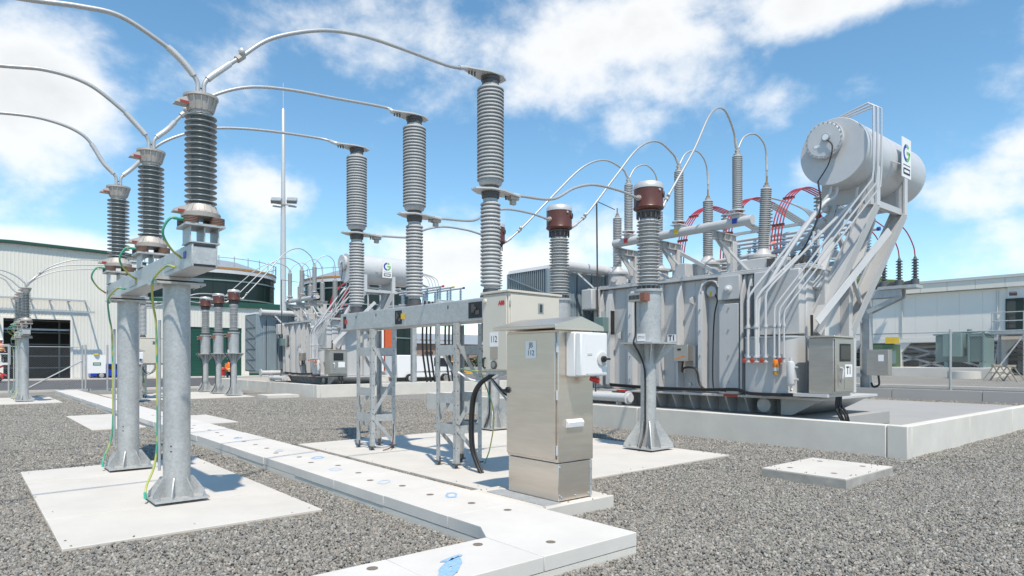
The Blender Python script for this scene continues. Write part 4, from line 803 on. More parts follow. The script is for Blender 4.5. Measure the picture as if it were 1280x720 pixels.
        part('prop_insulator', MB().lathe(sheds(5.58, 6.2, .05, .12, 6), (18.2, y, 0), 16), SILI, t); part('prop', MB().tube([(18.2, y, .43), (18.2, y, 5.58)], .05, 8), PAINT, t)
    part('prop_beam', MB().bar((18.2, 7.7, 5.50), (18.2, 12.0, 5.50), .08, .08), PAINT, t)
    # radiators: four banks side by side, plates facing along Y
    RX0, RW, RG, RY0, RY1, RZ0, RZ1 = 12.40, .54, .06, 13.22, 14.95, 1.02, 4.18
    for b in range(7):
        x0 = RX0 + b * (RW + RG); m_ = MB()
        nP = 22
        for k in range(nP):
            y = RY0 + (RY1 - RY0 - .02) * k / (nP - 1)
            m_.box(x0, x0 + RW, y, y + .018, RZ0, RZ1)
        for k in range(4):                                     # pressed flutes of the outer plate
            xc = x0 + .07 + k * .12; m_.prism([(xc - .035, RY0 - .0005, RZ0 + .06), (xc - .015, RY0 - .009, RZ0 + .06), (xc + .015, RY0 - .009, RZ0 + .06), (xc + .035, RY0 - .0005, RZ0 + .06)], (0, 0, RZ1 - RZ0 - .12))
        rd = part('radiator', m_, RADI, t)
        part('edge_rod', MB().box(x0 - .012, x0 - .002, RY0 - .01, RY0 + .06, RZ0, RZ1).box(x0 - .012, x0 - .002, RY1 - .06, RY1 + .01, RZ0, RZ1), RADI, rd)
        if b == 0:
            zs = np.linspace(RZ0 + .1, RZ1 - .1, 6)
            for i in range(5):
                part('lacing_bar', MB().bar((x0 - .009, RY0 + .03, zs[i]), (x0 - .009, RY1 - .03, zs[i + 1]), .012, .022), RADI, rd)
                part('lacing_bar', MB().bar((x0 - .009, RY0 + .03, zs[i]), (x0 - .009, RY1 - .03, zs[i]), .012, .03), RADI, rd)
        part('top_manifold', MB().tube([(x0 + RW / 2, RY0 - .02, RZ1 + .02), (x0 + RW / 2, RY1, RZ1 + .02)], .10, 14), WPIPE, rd); part('bottom_manifold', MB().tube([(x0 + RW / 2, RY0 - .02, RZ0 - .02), (x0 + RW / 2, RY1, RZ0 - .02)], .09, 14), WPIPE, rd)
        part('radiator_cap', MB().prism([(x0, RY0 + .02, RZ1 + .002), (x0 + RW, RY0 + .02, RZ1 + .002), (x0 + RW - .05, RY0 + .02, RZ1 + .10), (x0 + .05, RY0 + .02, RZ1 + .10)], (0, RY1 - RY0 - .04, 0)), WPIPE, rd)
    part('top_header', MB().tube([(RX0 + .2, 13.0, 4.27), (16.6, 13.0, 4.27)], .135, 20).lathe([(.20, 0), (.20, .05)], (RX0 + .16, 13.0, 4.27), 20, (1, 0, 0)), WPIPE, t)
    part('bottom_header', MB().tube([(RX0 + .2, 13.0, .95), (16.6, 13.0, .95)], .125, 20).lathe([(.20, 0), (.20, .05)], (RX0 + .16, 13.0, .95), 20, (1, 0, 0)), WPIPE, t)
    part('header_elbow', MB().tube(spline([(14.6, 12.95, 4.27), (14.6, 12.75, 4.2), (14.6, 12.6, 3.9), (14.6, 12.6, 3.66)], 5), .12, 14), WPIPE, t)
    part('header_brace', MB().bar((13.35, 13.0, 4.12), (13.66, 12.55, 3.60), .10, .04), WPIPE, t)
    part('corner_box', MB().box(13.35, 13.78, 12.45, 12.85, 3.05, 3.62), PAINT, t, b=.03)
    part('drain_pipe', MB().tube([(13.15, 10.9, .68), (13.15, 13.05, .68)], .115, 20).lathe([(.17, 0), (.17, .04)], (13.15, 12.98, .68), 20, (0, -1, 0)).lathe([(.17, 0), (.17, .04)], (13.15, 11.0, .68), 20, (0, -1, 0)), WPIPE, t)
    for y in (11.3, 12.6): part('pipe_support', MB().box(13.08, 13.22, y - .03, y + .03, .43, .57), PAINT, t)
    return t
T1 = transformer()
T2 = copy_tree(T1, (0, DY, 0), label='farther grey oil transformer with conservator sign, beyond the left end of the breaker beam')

def line_arrester(y, tagm, label):
    x = 13.55; t = thing('surge_arrester', label, 'surge arrester', (x, y, 4.95), 'arresters on the transformer beam')
    part('clamp', MB().box(x - .17, x + .17, y - .14, y + .14, 4.955, 4.975).box(x - .06, x + .06, y - .10, y + .10, 4.86, 4.955).box(x - .13, x + .13, y - .03, y + .03, 4.98, 5.03), WPIPE, t)
    for sx in (-1, 0, 1): part('spacer', MB().lathe([(.03, 0), (.03, .05), (.015, .05), (.015, .08)], (x + sx * .10, y - .11 + .06 * abs(sx), 4.976), 10), mat('rust_spacer', (.35, .12, .06), .6), t)
    part('foot', MB().lathe([(.17, 5.035), (.17, 5.055), (.10, 5.06), (.10, 5.10)], (x, y, 0), 20), WPIPE, t)
    part('insulator', MB().lathe(sheds(5.10, 6.30, .090, .114, 28, None, 1.), (x, y, 0), 24), SILI, t, angle=60)
    part('cap', MB().lathe([(.085, 6.30), (.085, 6.34), (.05, 6.35), (.05, 6.40), (.03, 6.40), (.03, 6.50)], (x, y, 0), 16).box(x - .09, x + .09, y - .02, y + .02, 6.39, 6.42), CAST, t)
    part('phase_tag', MB().box(x - .125, x - .118, y - .06, y + .06, 4.74, 4.86), tagm, t)
for y, m_, nm in ((11.31, RED, 'red'), (9.72, YEL, 'yellow'), (8.13, BLU, 'blue')):
    line_arrester(y, m_, 'slim grey surge arrester over the %s tag on the T1 transformer beam' % nm)
for o in [o for o in COL.objects if o.parent is None and o.get('group') == 'arresters on the transformer beam']:
    copy_tree(o, (0, DY, 0), label='small slim grey surge arrester standing on the farther transformer', group='arresters on the farther transformer')
# ================================================================== conductors
CON = []
def conductor(P, label, group, r=.017, sl=((1, 7), (-7, -1)), ball=None, dup=None):
    r *= 1.25; pts = spline(P, 10); t = thing('conductor', label, 'cable', tuple(pts[0]), group)
    part('cable', MB().tube(pts, r, 10), ALU, t)
    for a, b_ in sl: part('compression_sleeve', MB().tube(pts[a:b_], r * 1.45, 10), WALU, t)
    if ball is not None:
        c = pts[ball]; n_ = (pts[ball + 1] - pts[ball - 1]).normalized()
        part('earthing_ball', MB().lathe([(.001, -.036), (.022, -.03), (.035, -.01), (.035, .01), (.022, .03), (.001, .036)], c + V(0.01, -.03, .06), 14), WALU, t)
        part('earthing_stem', MB().tube([c, c + V(.01, -.03, .05)], .012, 8), WALU, t); part('clamp', MB().tube([c - n_ * .05, c + n_ * .05], r * 1.7, 8), CAST, t)
    if dup: copy_tree(t, (0, DY, 0), label=dup, group=dup)
    return t
ph = ('blue tagged', 'yellow tagged', 'red tagged')
x = 1.9
inc = [[(40, 0), (100, 8), (150, 20), (200, 52), (230, 80)], [(0, 82), (60, 88), (110, 105), (150, 135), (180, 165)], [(0, 141), (60, 150), (105, 170), (135, 200)]]
for k, y in enumerate(AY):
    P = [onY(px, py, y) for px, py in inc[k]]
    P = [(P[0][0] - 2.2, y, P[0][2] - .75), (P[0][0] - 1.0, y, P[0][2] - .18)] + P[:-1] + [(x - .20, y, 4.70), (x - .045, y, 4.53), (x - .028, y, 4.40)]
    conductor(P, 'aluminium cable arching in from outside onto the %s arrester of the trench side beam' % ph[k], 'incoming cables', .019, ((-28, -12),), dup='thin cable arching onto a dark arrester before the shed door')
arc_ = [[(300, 72), (340, 48), (400, 38), (450, 44), (500, 60), (560, 82)], [(230, 142), (265, 120), (310, 109), (360, 112), (420, 123), (480, 134)], [(200, 180), (240, 165), (275, 160), (330, 163), (400, 173)]]
for k, y in enumerate((7.3, 9.5, 11.7)):
    P = [onY(px, py, y) for px, py in arc_[k]]
    P = [(x + .028, AY[k], 4.40), (x + .045, AY[k], 4.53), (x + .20, AY[k], 4.70)] + P + [(BX - .42, (7.37, 9.42, 11.5)[k], 5.70), (BX - .2, (7.37, 9.42, 11.5)[k], 5.715)]
    conductor(P, 'aluminium cable arching from the %s arrester to a breaker pole top' % ph[k], 'cables from arresters to the breaker', .018, ((12, 26), (-16, -8)), 30 if k < 2 else None, dup='thin cable spanning from the arresters before the shed to the distant breaker')
for k, y in enumerate(CTY):
    yb = (7.37, 9.42, 11.5)[k]
    P = [(BX + .36, yb, 4.075), (6.46, yb, 4.09), (7.04, yb + .01, 4.15), (7.57, y, 4.42), (8.04, y, 4.55), (8.65, y, 4.56), (9.08, y, 4.515), (9.16, y, 4.515)]
    conductor(P, 'aluminium cable from a breaker pole waist to the current transformer %s' % ('with the CT112 plate', 'behind the JB 112 box', 'beyond the breaker')[k], 'cables from breaker to current transformers', .018, dup='thin cable joining the distant breaker and its current transformers')
# from the current transformers up over the arresters and down to the bushings
ARY = (8.13, 9.72, 11.31); BUY = (8.10, 9.60, 11.16)
up = [((10.1, 7.45, 4.75), (11.0, 7.55, 5.75), (11.9, 7.75, 6.75), (12.7, 7.95, 7.10), (13.3, 8.09, 6.85)),
      ((10.3, 9.72, 4.80), (11.2, 9.72, 5.75), (12.0, 9.72, 6.55), (12.7, 9.72, 6.85), (13.3, 9.72, 6.68)),
      ((10.3, 11.8, 4.85), (11.2, 11.65, 5.75), (12.0, 11.5, 6.5), (12.7, 11.4, 6.80), (13.3, 11.33, 6.68))]
for k in range(3):
    P = [(9.72, CTY[k], 4.435), (9.86, CTY[k], 4.46)] + list(up[k]) + [(13.50, ARY[k], 6.50), (13.53, ARY[k], 6.40)]
    nm = ('blue', 'yellow', 'red')[k]
    conductor(P, 'pale cable rising from a current transformer to the arrester over the %s tag' % nm, 'cables to transformer arresters', .019, ((2, 14), (-16, -8)), 18, dup='thin cable looping from a current transformer to the farther transformer')
    b = Vector((14.62, BUY[k], 6.0)) if k else Vector((14.58, BUY[k] - .115, 5.98))
    P = [(13.57, ARY[k], 6.40), (13.60, ARY[k], 6.50), (13.85, ARY[k], 6.80), (14.2, (ARY[k] + b.y) / 2, 6.92), (14.48, b.y, 6.72), (b.x, b.y, 6.35), (b.x, b.y, 5.98)]
    conductor(P, 'short looped cable from the arrester over the %s tag down to its bushing' % nm, 'short loops to bushings', .017, ((-14, -4),), dup='tiny looped cable atop the farther transformer')

# ================================================================== LV cable gantries behind the transformers
def gantry(y0, y1, label, ladders):
    t = thing('busbar_gantry', label, 'gantry', (21, y0, .12), 'busbar gantries')
    for x in (20.4, 21.1, 21.8):
        part('busbar_tube', MB().tube([(x, y0, 5.72), (x, y1, 5.72)], .055, 10), WPIPE, t)
        part('phase_cap', MB().tube([(x, y0 - .02, 5.72), (x, y0 - .1, 5.72)], .065, 10), {20.4: RED, 21.1: YEL, 21.8: BLU}[x], t)
        for y in np.linspace(y0 + .25, y1 - .3, 5):
            part('post_insulator', MB().lathe(sheds(5.08, 5.62, .045, .095, 6), (x, y, 0), 14), mat('blue_grey_insulator', (.30, .38, .46), .4), t)
            part('insulator_cap', MB().cyl((x, y), .06, 5.0, 5.08, 10).cyl((x, y), .05, 5.62, 5.68, 10), GALV, t)
    for y in np.linspace(y0 + .25, y1 - .3, 5): part('cross_beam', MB().box(20.1, 22.1, y - .05, y + .05, 4.9, 5.0), GALV, t)
    for x in (20.15, 22.05): part('long_beam', MB().box(x - .06, x + .06, y0 + .2, y1, 4.75, 4.898), GALV, t)
    for x in (19.0, 20.6, 22.05) if ladders else (20.15, 22.05):
        for y in ((y0 + .8, y1 - .2) if ladders else (y0 + 3.4, y1 - .2)): part('post', MB().box(x - .1, x + .1, y - .1, y + .1, .12, 4.748), GALV, t)
    if ladders:
        yl = y0 + .65
        part('top_arm', MB().box(18.9, 22.1, yl - .05, yl + .05, 4.6, 4.74), GALV, t)
        for z in (1.0, 1.9, 2.75, 3.6): part('rung', MB().box(19.1, 20.5, yl - .04, yl + .04, z - .04, z + .04), GALV, t); part('rung', MB().box(20.7, 21.95, yl - .04, yl + .04, z - .04, z + .04), GALV, t)
        for k in range(3):
            for x in (19.45, 20.95): part('power_cable', MB().tube(spline([(x + k * .26 + .15, yl - .12, 4.9), (x + k * .26, yl - .12, 3.6), (x + k * .26, yl - .12, 2.2), (x + k * .26 + .12, yl - .12, 1.3), (x + k * .26 + .3, yl - .12, .3)], 5), .055, 8), BLACK, t)
    for k in range(4): part('drop_link', MB().tube(spline([(20.4 + .2 * k, y0 + 1.2, 5.72), (20.3 + .2 * k, y0 + 1.6, 6.4), (19.6, y0 + 2.4, 6.8), (18.6, y0 + 2.8, 6.6)], 6), .025, 6), GALVD, t)
    return t
gantry(8.3, 12.9, 'busbar tubes on post insulators behind the transformer marked T1', False)
gantry(30.2, 36, 'busbar gantry with black cables on ladder frames, beyond the breaker beam', True)

# steel post with cable terminations, behind the conservator
px_, py_ = 27.75, onX(1083, 450, 27.75)[1]
t = thing('termination_post', 'galvanised post with bracket holding three cable terminations, behind the transformer struts', 'post', (px_, py_, .42))
part('post', MB().box(px_ - .16, px_ + .16, py_ - .18, py_ - .165, .40, 6.1).box(px_ - .16, px_ + .16, py_ + .165, py_ + .18, .40, 6.1).box(px_ - .01, px_ + .01, py_ - .164, py_ + .164, .40, 6.1), GALV, t)
for dx in (-.22, .22): part('arm', MB().bar((px_ + dx, py_ + .3, 4.22), (px_ + dx, py_ - 1.35, 4.22), .08, .30), GALV, t)
for dx in (-.22, .22): part('arm_brace', MB().bar((px_ + dx * .8, py_ - .1, 3.55), (px_ + dx * .8, py_ - 1.3, 4.10), .06, .16), GALV, t)
part('tray', MB().box(px_ - .35, px_ + .35, py_ - 1.9, py_ - .55, 4.38, 4.50), GALV, t)
for k in range(3):
    yk = py_ - .65 - k * .55
    c = part('cable_termination', MB().lathe([(.14, 4.5), (.14, 4.72), (.08, 4.75)] + sheds(4.76, 5.52, .06, .125, 7)[1:] + [(.03, 5.6)], (px_, yk, 0), 18), mat('dark_grey_rubber', (.10, .11, .115), .5), t)
    part('elbow', MB().tube([(px_, yk, 4.62), (px_, yk + .3, 4.58), (px_, yk + .36, 4.48)], .10, 10), DKGREY, c)
    part('red_lead', MB().tube(spline([(px_, yk, 5.58), (px_ - .05, yk + .05, 6.0), (px_ - .3, yk + .25, 6.6), (px_ - .8, yk + .6, 7.05)], 6), .022, 6), REDS, c)
for z in (1.05, 2.35, 3.2): part('side_rail', MB().bar((px_ - .2, py_ + .1, z), (px_ - .2, py_ + 1.9, z), .10, .14), GALV, t)
part('side_pole', MB().box(px_ - .35, px_ - .2, py_ + .95, py_ + 1.1, .42, 4.0), DKGREY, t)
cb = part('control_box', MB().box(px_ - .55, px_ - .2, py_ - 1.02, py_ - .22, 1.05, 2.05), STEELD, t, b=.015); part('label_plate', MB().box(px_ - .554, px_ - .551, py_ - .85, py_ - .65, 1.6, 1.85), LABEL, cb)
part('box_cable', MB().tube(spline([(px_ - .4, py_ - .6, 1.05), (px_ - .4, py_ - .62, .7), (px_ - .35, py_ - .4, .6), (px_ - .3, py_ - .3, .75)], 5), .04, 8), BLACK, t)
# ================================================================== BACKGROUND
def ribbed(mb, x0, x1, y, z0, z1, pitch=.24, dep=.02):
    """trapezoidal cladding sheet facing -Y; z1 may be a function of x"""
    n = max(1, int((x1 - x0) / pitch)); p = (x1 - x0) / n; pts = []
    for i in range(n):
        a = x0 + i * p; pts += [(a, 0), (a + p * .55, 0), (a + p * .66, dep), (a + p * .9, dep)]
    pts.append((x1, 0)); k = len(mb.v)
    f = z1 if callable(z1) else (lambda q: z1)
    for x, d in pts: mb.v += [(x, y - d, z0), (x, y - d, f(x))]
    mb.f += [(k + 2 * i, k + 2 * i + 2, k + 2 * i + 3, k + 2 * i + 1) for i in range(len(pts) - 1)]
# ---- shed with gable front
SY = 66.0
t = thing('industrial_shed', 'large off white ribbed metal shed with green gable trim and dark open doorway', 'building', (0, SY, 0))
apx = onY(15, 304, SY); rgt = onY(130, 317, SY)
XA = apx[0]; ZA = apx[2]; sl_ = (ZA - rgt[2]) / (rgt[0] - XA); X_R = 12.5; X_L = XA - (X_R - XA)
roofz = lambda x: ZA - abs(x - XA) * sl_
d0, d1 = onY(4, 400, SY)[0], onY(88, 400, SY)[0]; dz = onY(50, 399, SY)[2]
for a, b_, z0 in ((X_L, d0, .1), (d1, X_R, .1), (d0, d1, dz)):
    m_ = MB(); ribbed(m_, a, b_, SY, z0, roofz); part('wall_cladding', m_, CLAD, t, angle=20)
part('wall_body', MB().prism([(X_L, SY + .05, .1), (d0, SY + .05, .1), (d0, SY + .05, dz), (d1, SY + .05, dz), (d1, SY + .05, .1), (X_R, SY + .05, .1), (X_R, SY + .05, roofz(X_R)), (XA, SY + .05, ZA), (X_L, SY + .05, roofz(X_L))], (0, .25, 0)), CLAD, t)
part('side_wall', MB().box(X_R - .2, X_R, SY + .3, SY + 40, .1, roofz(X_R) - .1), CLAD, t)
part('roof', MB().prism([(X_L - .3, SY - .25, roofz(X_L) + .02), (XA, SY - .25, ZA + .02), (X_R + .3, SY - .25, roofz(X_R) + .02), (X_R + .3, SY - .25, roofz(X_R) + .22), (XA, SY - .25, ZA + .22), (X_L - .3, SY - .25, roofz(X_L) + .22)], (0, 40, 0)), GALVD, t)
part('gable_trim', MB().bar((XA, SY - .3, ZA + .1), (X_R + .3, SY - .3, roofz(X_R) + .1),   .08, .22).bar((X_L - .3, SY - .3, roofz(X_L) + .1), (XA, SY - .3, ZA + .1), .08, .22), GREEN2, t)
fr = part('door_frame', MB().box(d0 - .15, d0, SY - .12, SY + .2, .1, dz + .15).box(d1, d1 + .15, SY - .12, SY + .2, .1, dz + .15).box(d0, d1, SY - .12, SY + .2, dz, dz + .15), CLADP, t)
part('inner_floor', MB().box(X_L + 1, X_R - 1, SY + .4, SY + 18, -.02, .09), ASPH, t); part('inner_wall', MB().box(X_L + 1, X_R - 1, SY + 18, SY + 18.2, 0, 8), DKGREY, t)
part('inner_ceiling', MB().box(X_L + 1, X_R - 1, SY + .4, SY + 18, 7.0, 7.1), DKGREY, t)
for k in range(5): part('rack_shelf', MB().box(d0 - 3, d1 + 3, SY + 6, SY + 7, .9 + k * 1.05, 1.0 + k * 1.05), GALVD, t)
for k in range(4): part('rack_upright', MB().box(d0 - 1 + k * 2.6, d0 - .88 + k * 2.6, SY + 5.9, SY + 6.0, .1, 5.2), GALVD, t)
part('door_top_rail', MB().box(d0, d1, SY + .5, SY + .6, dz - .9, dz - .75), GALVD, t)
# awning frame over the door
ca, cb_ = onY(-30, 380, SY)[0], onY(106, 380, SY)[0]; cz0, cz1 = 5.55, 6.55
aw = part('awning_beam', MB().box(ca, cb_ + .5, SY - 1.75, SY - 1.6, cz0, cz0 + .14).box(ca, cb_, SY - .6, SY - .45, cz1, cz1 + .14), GALV, t)
for k in range(8):
    xk = cb_ - k * 1.25; part('awning_strut', MB().bar((xk, SY - .05, cz1 + .2), (xk + .3, SY - 1.7, cz0 + .07), .10, .10), GALV, aw)
# ---- lower wing with green roller doors
w0, w1 = X_R + .05, onY(352, 450, SY)[0] + 5; wz = 6.75
t = thing('workshop_wing', 'low white building with dark green roller doors and green fascia beneath the tank', 'building', (w0, SY, 0))
doors = [(onY(232, 430, SY)[0], onY(302, 430, SY)[0], 4.9), (onY(308, 430, SY)[0], onY(348, 430, SY)[0], 4.3)]
doors = [(onY(236, 430, SY)[0], onY(302, 430, SY)[0], 4.75), (onY(311.5, 430, SY)[0], onY(350, 430, SY)[0], 3.1)]
e = [w0] + [q for d in doors for q in d[:2]] + [w1]
for a, b_ in ((w0, doors[0][0]), (doors[0][1], doors[1][0]), (doors[1][1], w1)): m_ = MB(); ribbed(m_, a, b_, SY, .1, wz); part('wall_cladding', m_, CLAD, t, angle=20)
for a, b_, h in doors:
    m_ = MB(); ribbed(m_, a, b_, SY, h, wz); part('wall_cladding', m_, CLAD, t, angle=20)
    rd = part('roller_door', MB().box(a, b_, SY + .12, SY + .16, .1, h), GREEN2, t)
    n_ = int(h / .3)
    for k in range(n_): part('door_slat', MB().box(a + .03, b_ - .03, SY + .095, SY + .118, .12 + k * .3, .12 + k * .3 + .26), GREEN2, rd)
part('rear_mass', MB().box(w0 + .1, w1, SY + .2, SY + 12, .1, wz - .02), CLAD, t); part('fascia', MB().box(w0, w1 + .2, SY - .25, SY + .1, wz, wz + .5), GREEN2, t)
# ---- round green tanks
def tank(px, d, rad, ztop, label):
    c = at(px, d); t = thing('storage_tank', label, 'tank', (c[0], c[1], 0), 'round green tanks')
    nst = 40
    part('shell', MB().lathe([(rad, 0), (rad, ztop)], (c[0], c[1], 0), 72), DGREEN, t)
    for z in np.arange(ztop - 1.0, ztop * .35, -2.4): part('stiffening_ring', MB().lathe([(rad, z), (rad + .12, z), (rad + .12, z + .16), (rad, z + .16)], (c[0], c[1], 0), 72), mat('green_grey_ring', (.20, .27, .26), .5), t)
    seam = MB()
    for k in range(36): a = k * math.pi / 18; seam.cyl((c[0] + rad * math.cos(a), c[1] + rad * math.sin(a)), .05, 0, ztop, 6)
    part('plate_seams', seam, DGREEN, t)
    part('rim', MB().lathe([(rad + .02, ztop), (rad + .3, ztop), (rad + .3, ztop + .5), (rad - .3, ztop + .5)], (c[0], c[1], 0), 72), WPIPE, t)
    part('rim_walkway', MB().lathe([(rad - .2, ztop + .52), (rad + .35, ztop + .52), (rad + .35, ztop + .78), (rad - .2, ztop + .78)], (c[0], c[1], 0), 72), RUSTY, t)
    part('dome_roof', MB().lathe([(rad * (1 - .02), ztop + .5), (rad * .8, ztop + 1.4), (rad * .5, ztop + 2.3), (rad * .2, ztop + 2.75), (.05, ztop + 2.8)], (c[0], c[1], 0), 48), GALVD, t)
    rl = MB().tube([(c[0] + (rad + .3) * math.cos(k * math.pi / 36), c[1] + (rad + .3) * math.sin(k * math.pi / 36), ztop + 2.0) for k in range(73)], .05, 6, False)
    part('hand_rail', rl, GALVD, t)
    for k in range(30): a = k * math.pi / 15; part('rail_post', MB().cyl((c[0] + (rad + .3) * math.cos(a), c[1] + (rad + .3) * math.sin(a)), .06, ztop + .95, ztop + 2.25, 6), GALVD, t)
tank(258, 92, 8.9, 12.9, 'dark green round storage tank with orange rim, above the white workshop wing')
tank(452, 104, 8.6, 13.1, 'dark green round storage tank behind the farther transformer conservator')
# ---- lightning mast with floodlights
mx_, my_ = at(354, 52)
t = thing('lightning_mast', 'tall slender pale mast with two floodlights and a needle tip', 'mast', (mx_, my_, 0))
part('mast', MB().lathe([(.28, 0), (.24, 6), (.20, 12), (.16, 15), (.12, 21.5), (.05, 21.6)], (mx_, my_, 0), 16), WALU, t); part('needle', MB().cyl((mx_, my_), .03, 21.6, 23.6, 8), WALU, t)
part('cross_arm', MB().box(mx_ - .9, mx_ + .9, my_ - .22, my_ - .16, 13.9, 14.0), GALV, t)
for s_ in (-1, 1):
    c = Vector((mx_ + s_ * .62 * RT[0] * 1.0, my_ + s_ * .62 * RT[1] - .3, 14.35)); fl = part('floodlight', MB().bar(c, c + V(-.25, -.45, -.35), .75, .28), GALVD, t)
    part('lamp_glass', MB().bar(c + V(-.253, -.455, -.355), c + V(-.27, -.48, -.375), .66, .22), mat('lamp_glass', (.25, .26, .22), .15), fl)
    part('lamp_bracket', MB().box(c.x - .3, c.x + .3, c.y - .12, c.y + .1, 13.72, 13.80), GALVD, t)
# ---- chain link fences
def mesh_panel(a, b_, z0, h, pitch=.11, w=.0019):
    a, b_ = Vector(a), Vector(b_); d = (b_ - a).normalized(); Lg = (b_ - a).length; m_ = MB(); off = Vector((-d.y, d.x, 0)) * w
    for s_ in (-1, 1):
        x = -h
        while x < Lg + h:
            p, q = (x, 0), (x + s_ * h, h)
            lo, hi = 0., 1.
            dx = q[0] - p[0]
            for lim in (0, Lg):
                tt = (lim - p[0]) / dx
                if lim == 0: lo, hi = (max(lo, tt), hi) if dx > 0 else (lo, min(hi, tt))
                else: lo, hi = (lo, min(hi, tt)) if dx > 0 else (max(lo, tt), hi)
            if hi - lo > .01:
                P = a + d * (p[0] + dx * lo) + V(0, 0, z0 + h * lo); Q = a + d * (p[0] + dx * hi) + V(0, 0, z0 + h * hi)
                sd = (Q - P).normalized().cross(off.normalized()) * w
                m_.add([P + off, P - off * .5 + sd, P - off * .5 - sd, Q + off, Q - off * .5 + sd, Q - off * .5 - sd], [(0, 1, 4, 3), (1, 2, 5, 4), (2, 0, 3, 5)])
            x += pitch
    return m_
def fence(a, b_, n, z0, h, label, skip=()):
    t = thing('chain_link_fence', label, 'fence', (a[0], a[1], z0)); a3, b3 = Vector((*a, 0)), Vector((*b_, 0))
    tag(part('wire_mesh', mesh_panel(a3, b3, z0 + .05, h - .15), WIRE, t), kind='stuff')
    part('top_rail', MB().tube([a3 + V(0, 0, z0 + h - .1), b3 + V(0, 0, z0 + h - .1)], .018, 6), GALV, t)
    for k in range(n + 1):
        p = a3.lerp(b3, k / n); part('post', MB().cyl((p.x, p.y), .042, z0 - .1, z0 + h, 10), GALV, t)
    return t
ypost = onX(1188, 450, 28.2)[1]
fence((28.2, ypost - 9.15), (28.2, ypost + 15.25), 8, .43, 2.36, 'chain link fence with pale posts in front of the raised white building')
fx, fy = at(103, 34.2)
f2 = fence((fx - 12.2, fy), (fx, fy), 4, 0, 2.42, 'chain link fence with a slanted brace in front of the shed doorway')
part('corner_brace', MB().tube([(fx, fy - .03, 1.62), (fx - 2.5, fy - .03, .12)], .035, 8), GALV, f2)
t = thing('gate_sign', 'white sign board with a green panel hung between two fence posts', 'sign', (fx + 1.1, fy, 0))
gx = at(133, 34.6)
for q in (0.14, 1.12): part('post', MB().cyl((fx + q + .0, fy - .02), .045, 0, 2.45, 10), GALV, t)
part('board', MB().box(fx + .22, fx + 1.04, fy - .06, fy - .04, .95, 1.92), LABEL, t); part('green_panel', MB().box(fx + .46, fx + .82, fy - .066, fy - .062, 1.36, 1.52), mat('sign_green', (.02, .16, .09), .5), t)
part('green_panel_print', MB().box(fx + .50, fx + .78, fy - .070, fy - .067, 1.42, 1.46), LABEL, t); part('yellow_cap', MB().lathe([(.14, 0), (.14, .03), (.05, .06)], (fx + .62, fy - .05, 1.925), 14), YEL, t)
# ---- vehicles
def car_profile(P, w, name, m_, t): return part(name, MB().prism(P, (0, w, 0)), m_, t, b=.05)
def wheels(t, c, xs_, y0, y1, r_=.33):
    for x in xs_:
        for y, s_ in ((y0, -1), (y1, 1)):
            wh = part('wheel', MB().lathe([(r_ * .6, 0), (r_, .0), (r_, .2), (r_ * .6, .2)], (c[0] + x, c[1] + y, r_ + .01), 18, (0, s_, 0)), BLACK, t)
            part('rim', MB().lathe([(r_ * .58, 0), (r_ * .5, .03), (.05, .04)], (c[0] + x, c[1] + y + s_ * .19, r_ + .01), 14, (0, s_, 0)), GALV, wh)
def car(c, L_, W_, H_, body, label, nose, cat, cabin, van=False):
    t = thing('van' if van else 'parked_car', label, cat, (c[0], c[1], 0)); x, y = c
    P = [(x + q * L_, y, z * H_) for q, z in body]; bd = car_profile(P, W_, 'body', nose, t)
    Q = [(x + q * L_, y - .012, z * H_) for q, z in cabin]; part('side_window', MB().prism(Q, (0, .01, 0)), GLASS, bd)
    wheels(t, c, (L_ * .19, L_ * .80), -.01, W_ - .0)
    for yy in (.12, W_ - .32): part('headlight', MB().box(x + L_ * .985, x + L_ * 1.0 + .012, y + yy, y + yy + .2, H_ * .42, H_ * .5), LABEL, bd)
    return t
BLUEP = mat('blue_car_paint', (.02, .06, .40), .25)
bc = at(113, 55); car((bc[0], bc[1]), 4.1, 1.7, 1.35, [(0, .2), (1, .2), (1, .5), (.80, .60), (.64, .98), (.24, 1), (.04, .66), (0, .5)], 'blue hatchback car parked behind the gate sign', BLUEP, 'car', [(.30, .66), (.74, .62), (.62, .92), (.30, .93)])
uc = at(497, 46)
u = car((uc[0], uc[1]), 4.9, 1.8, 2.0, [(0, .2), (1, .2), (1, .42), (.92, .5), (.82, .95), (.78, 1), (0, 1)], 'white work van with yellow trim parked beyond the bund, behind the black cables', LABEL, 'van', [(.62, .6), (.87, .58), (.80, .9), (.62, .92)], True)
part('windscreen', MB().bar(Vector((uc[0] + .915 * 4.9, uc[1] + .9, 1.08)), Vector((uc[0] + .835 * 4.9, uc[1] + .9, 1.84)), 1.5, .03, (1, 0, .3)), GLASS, u)
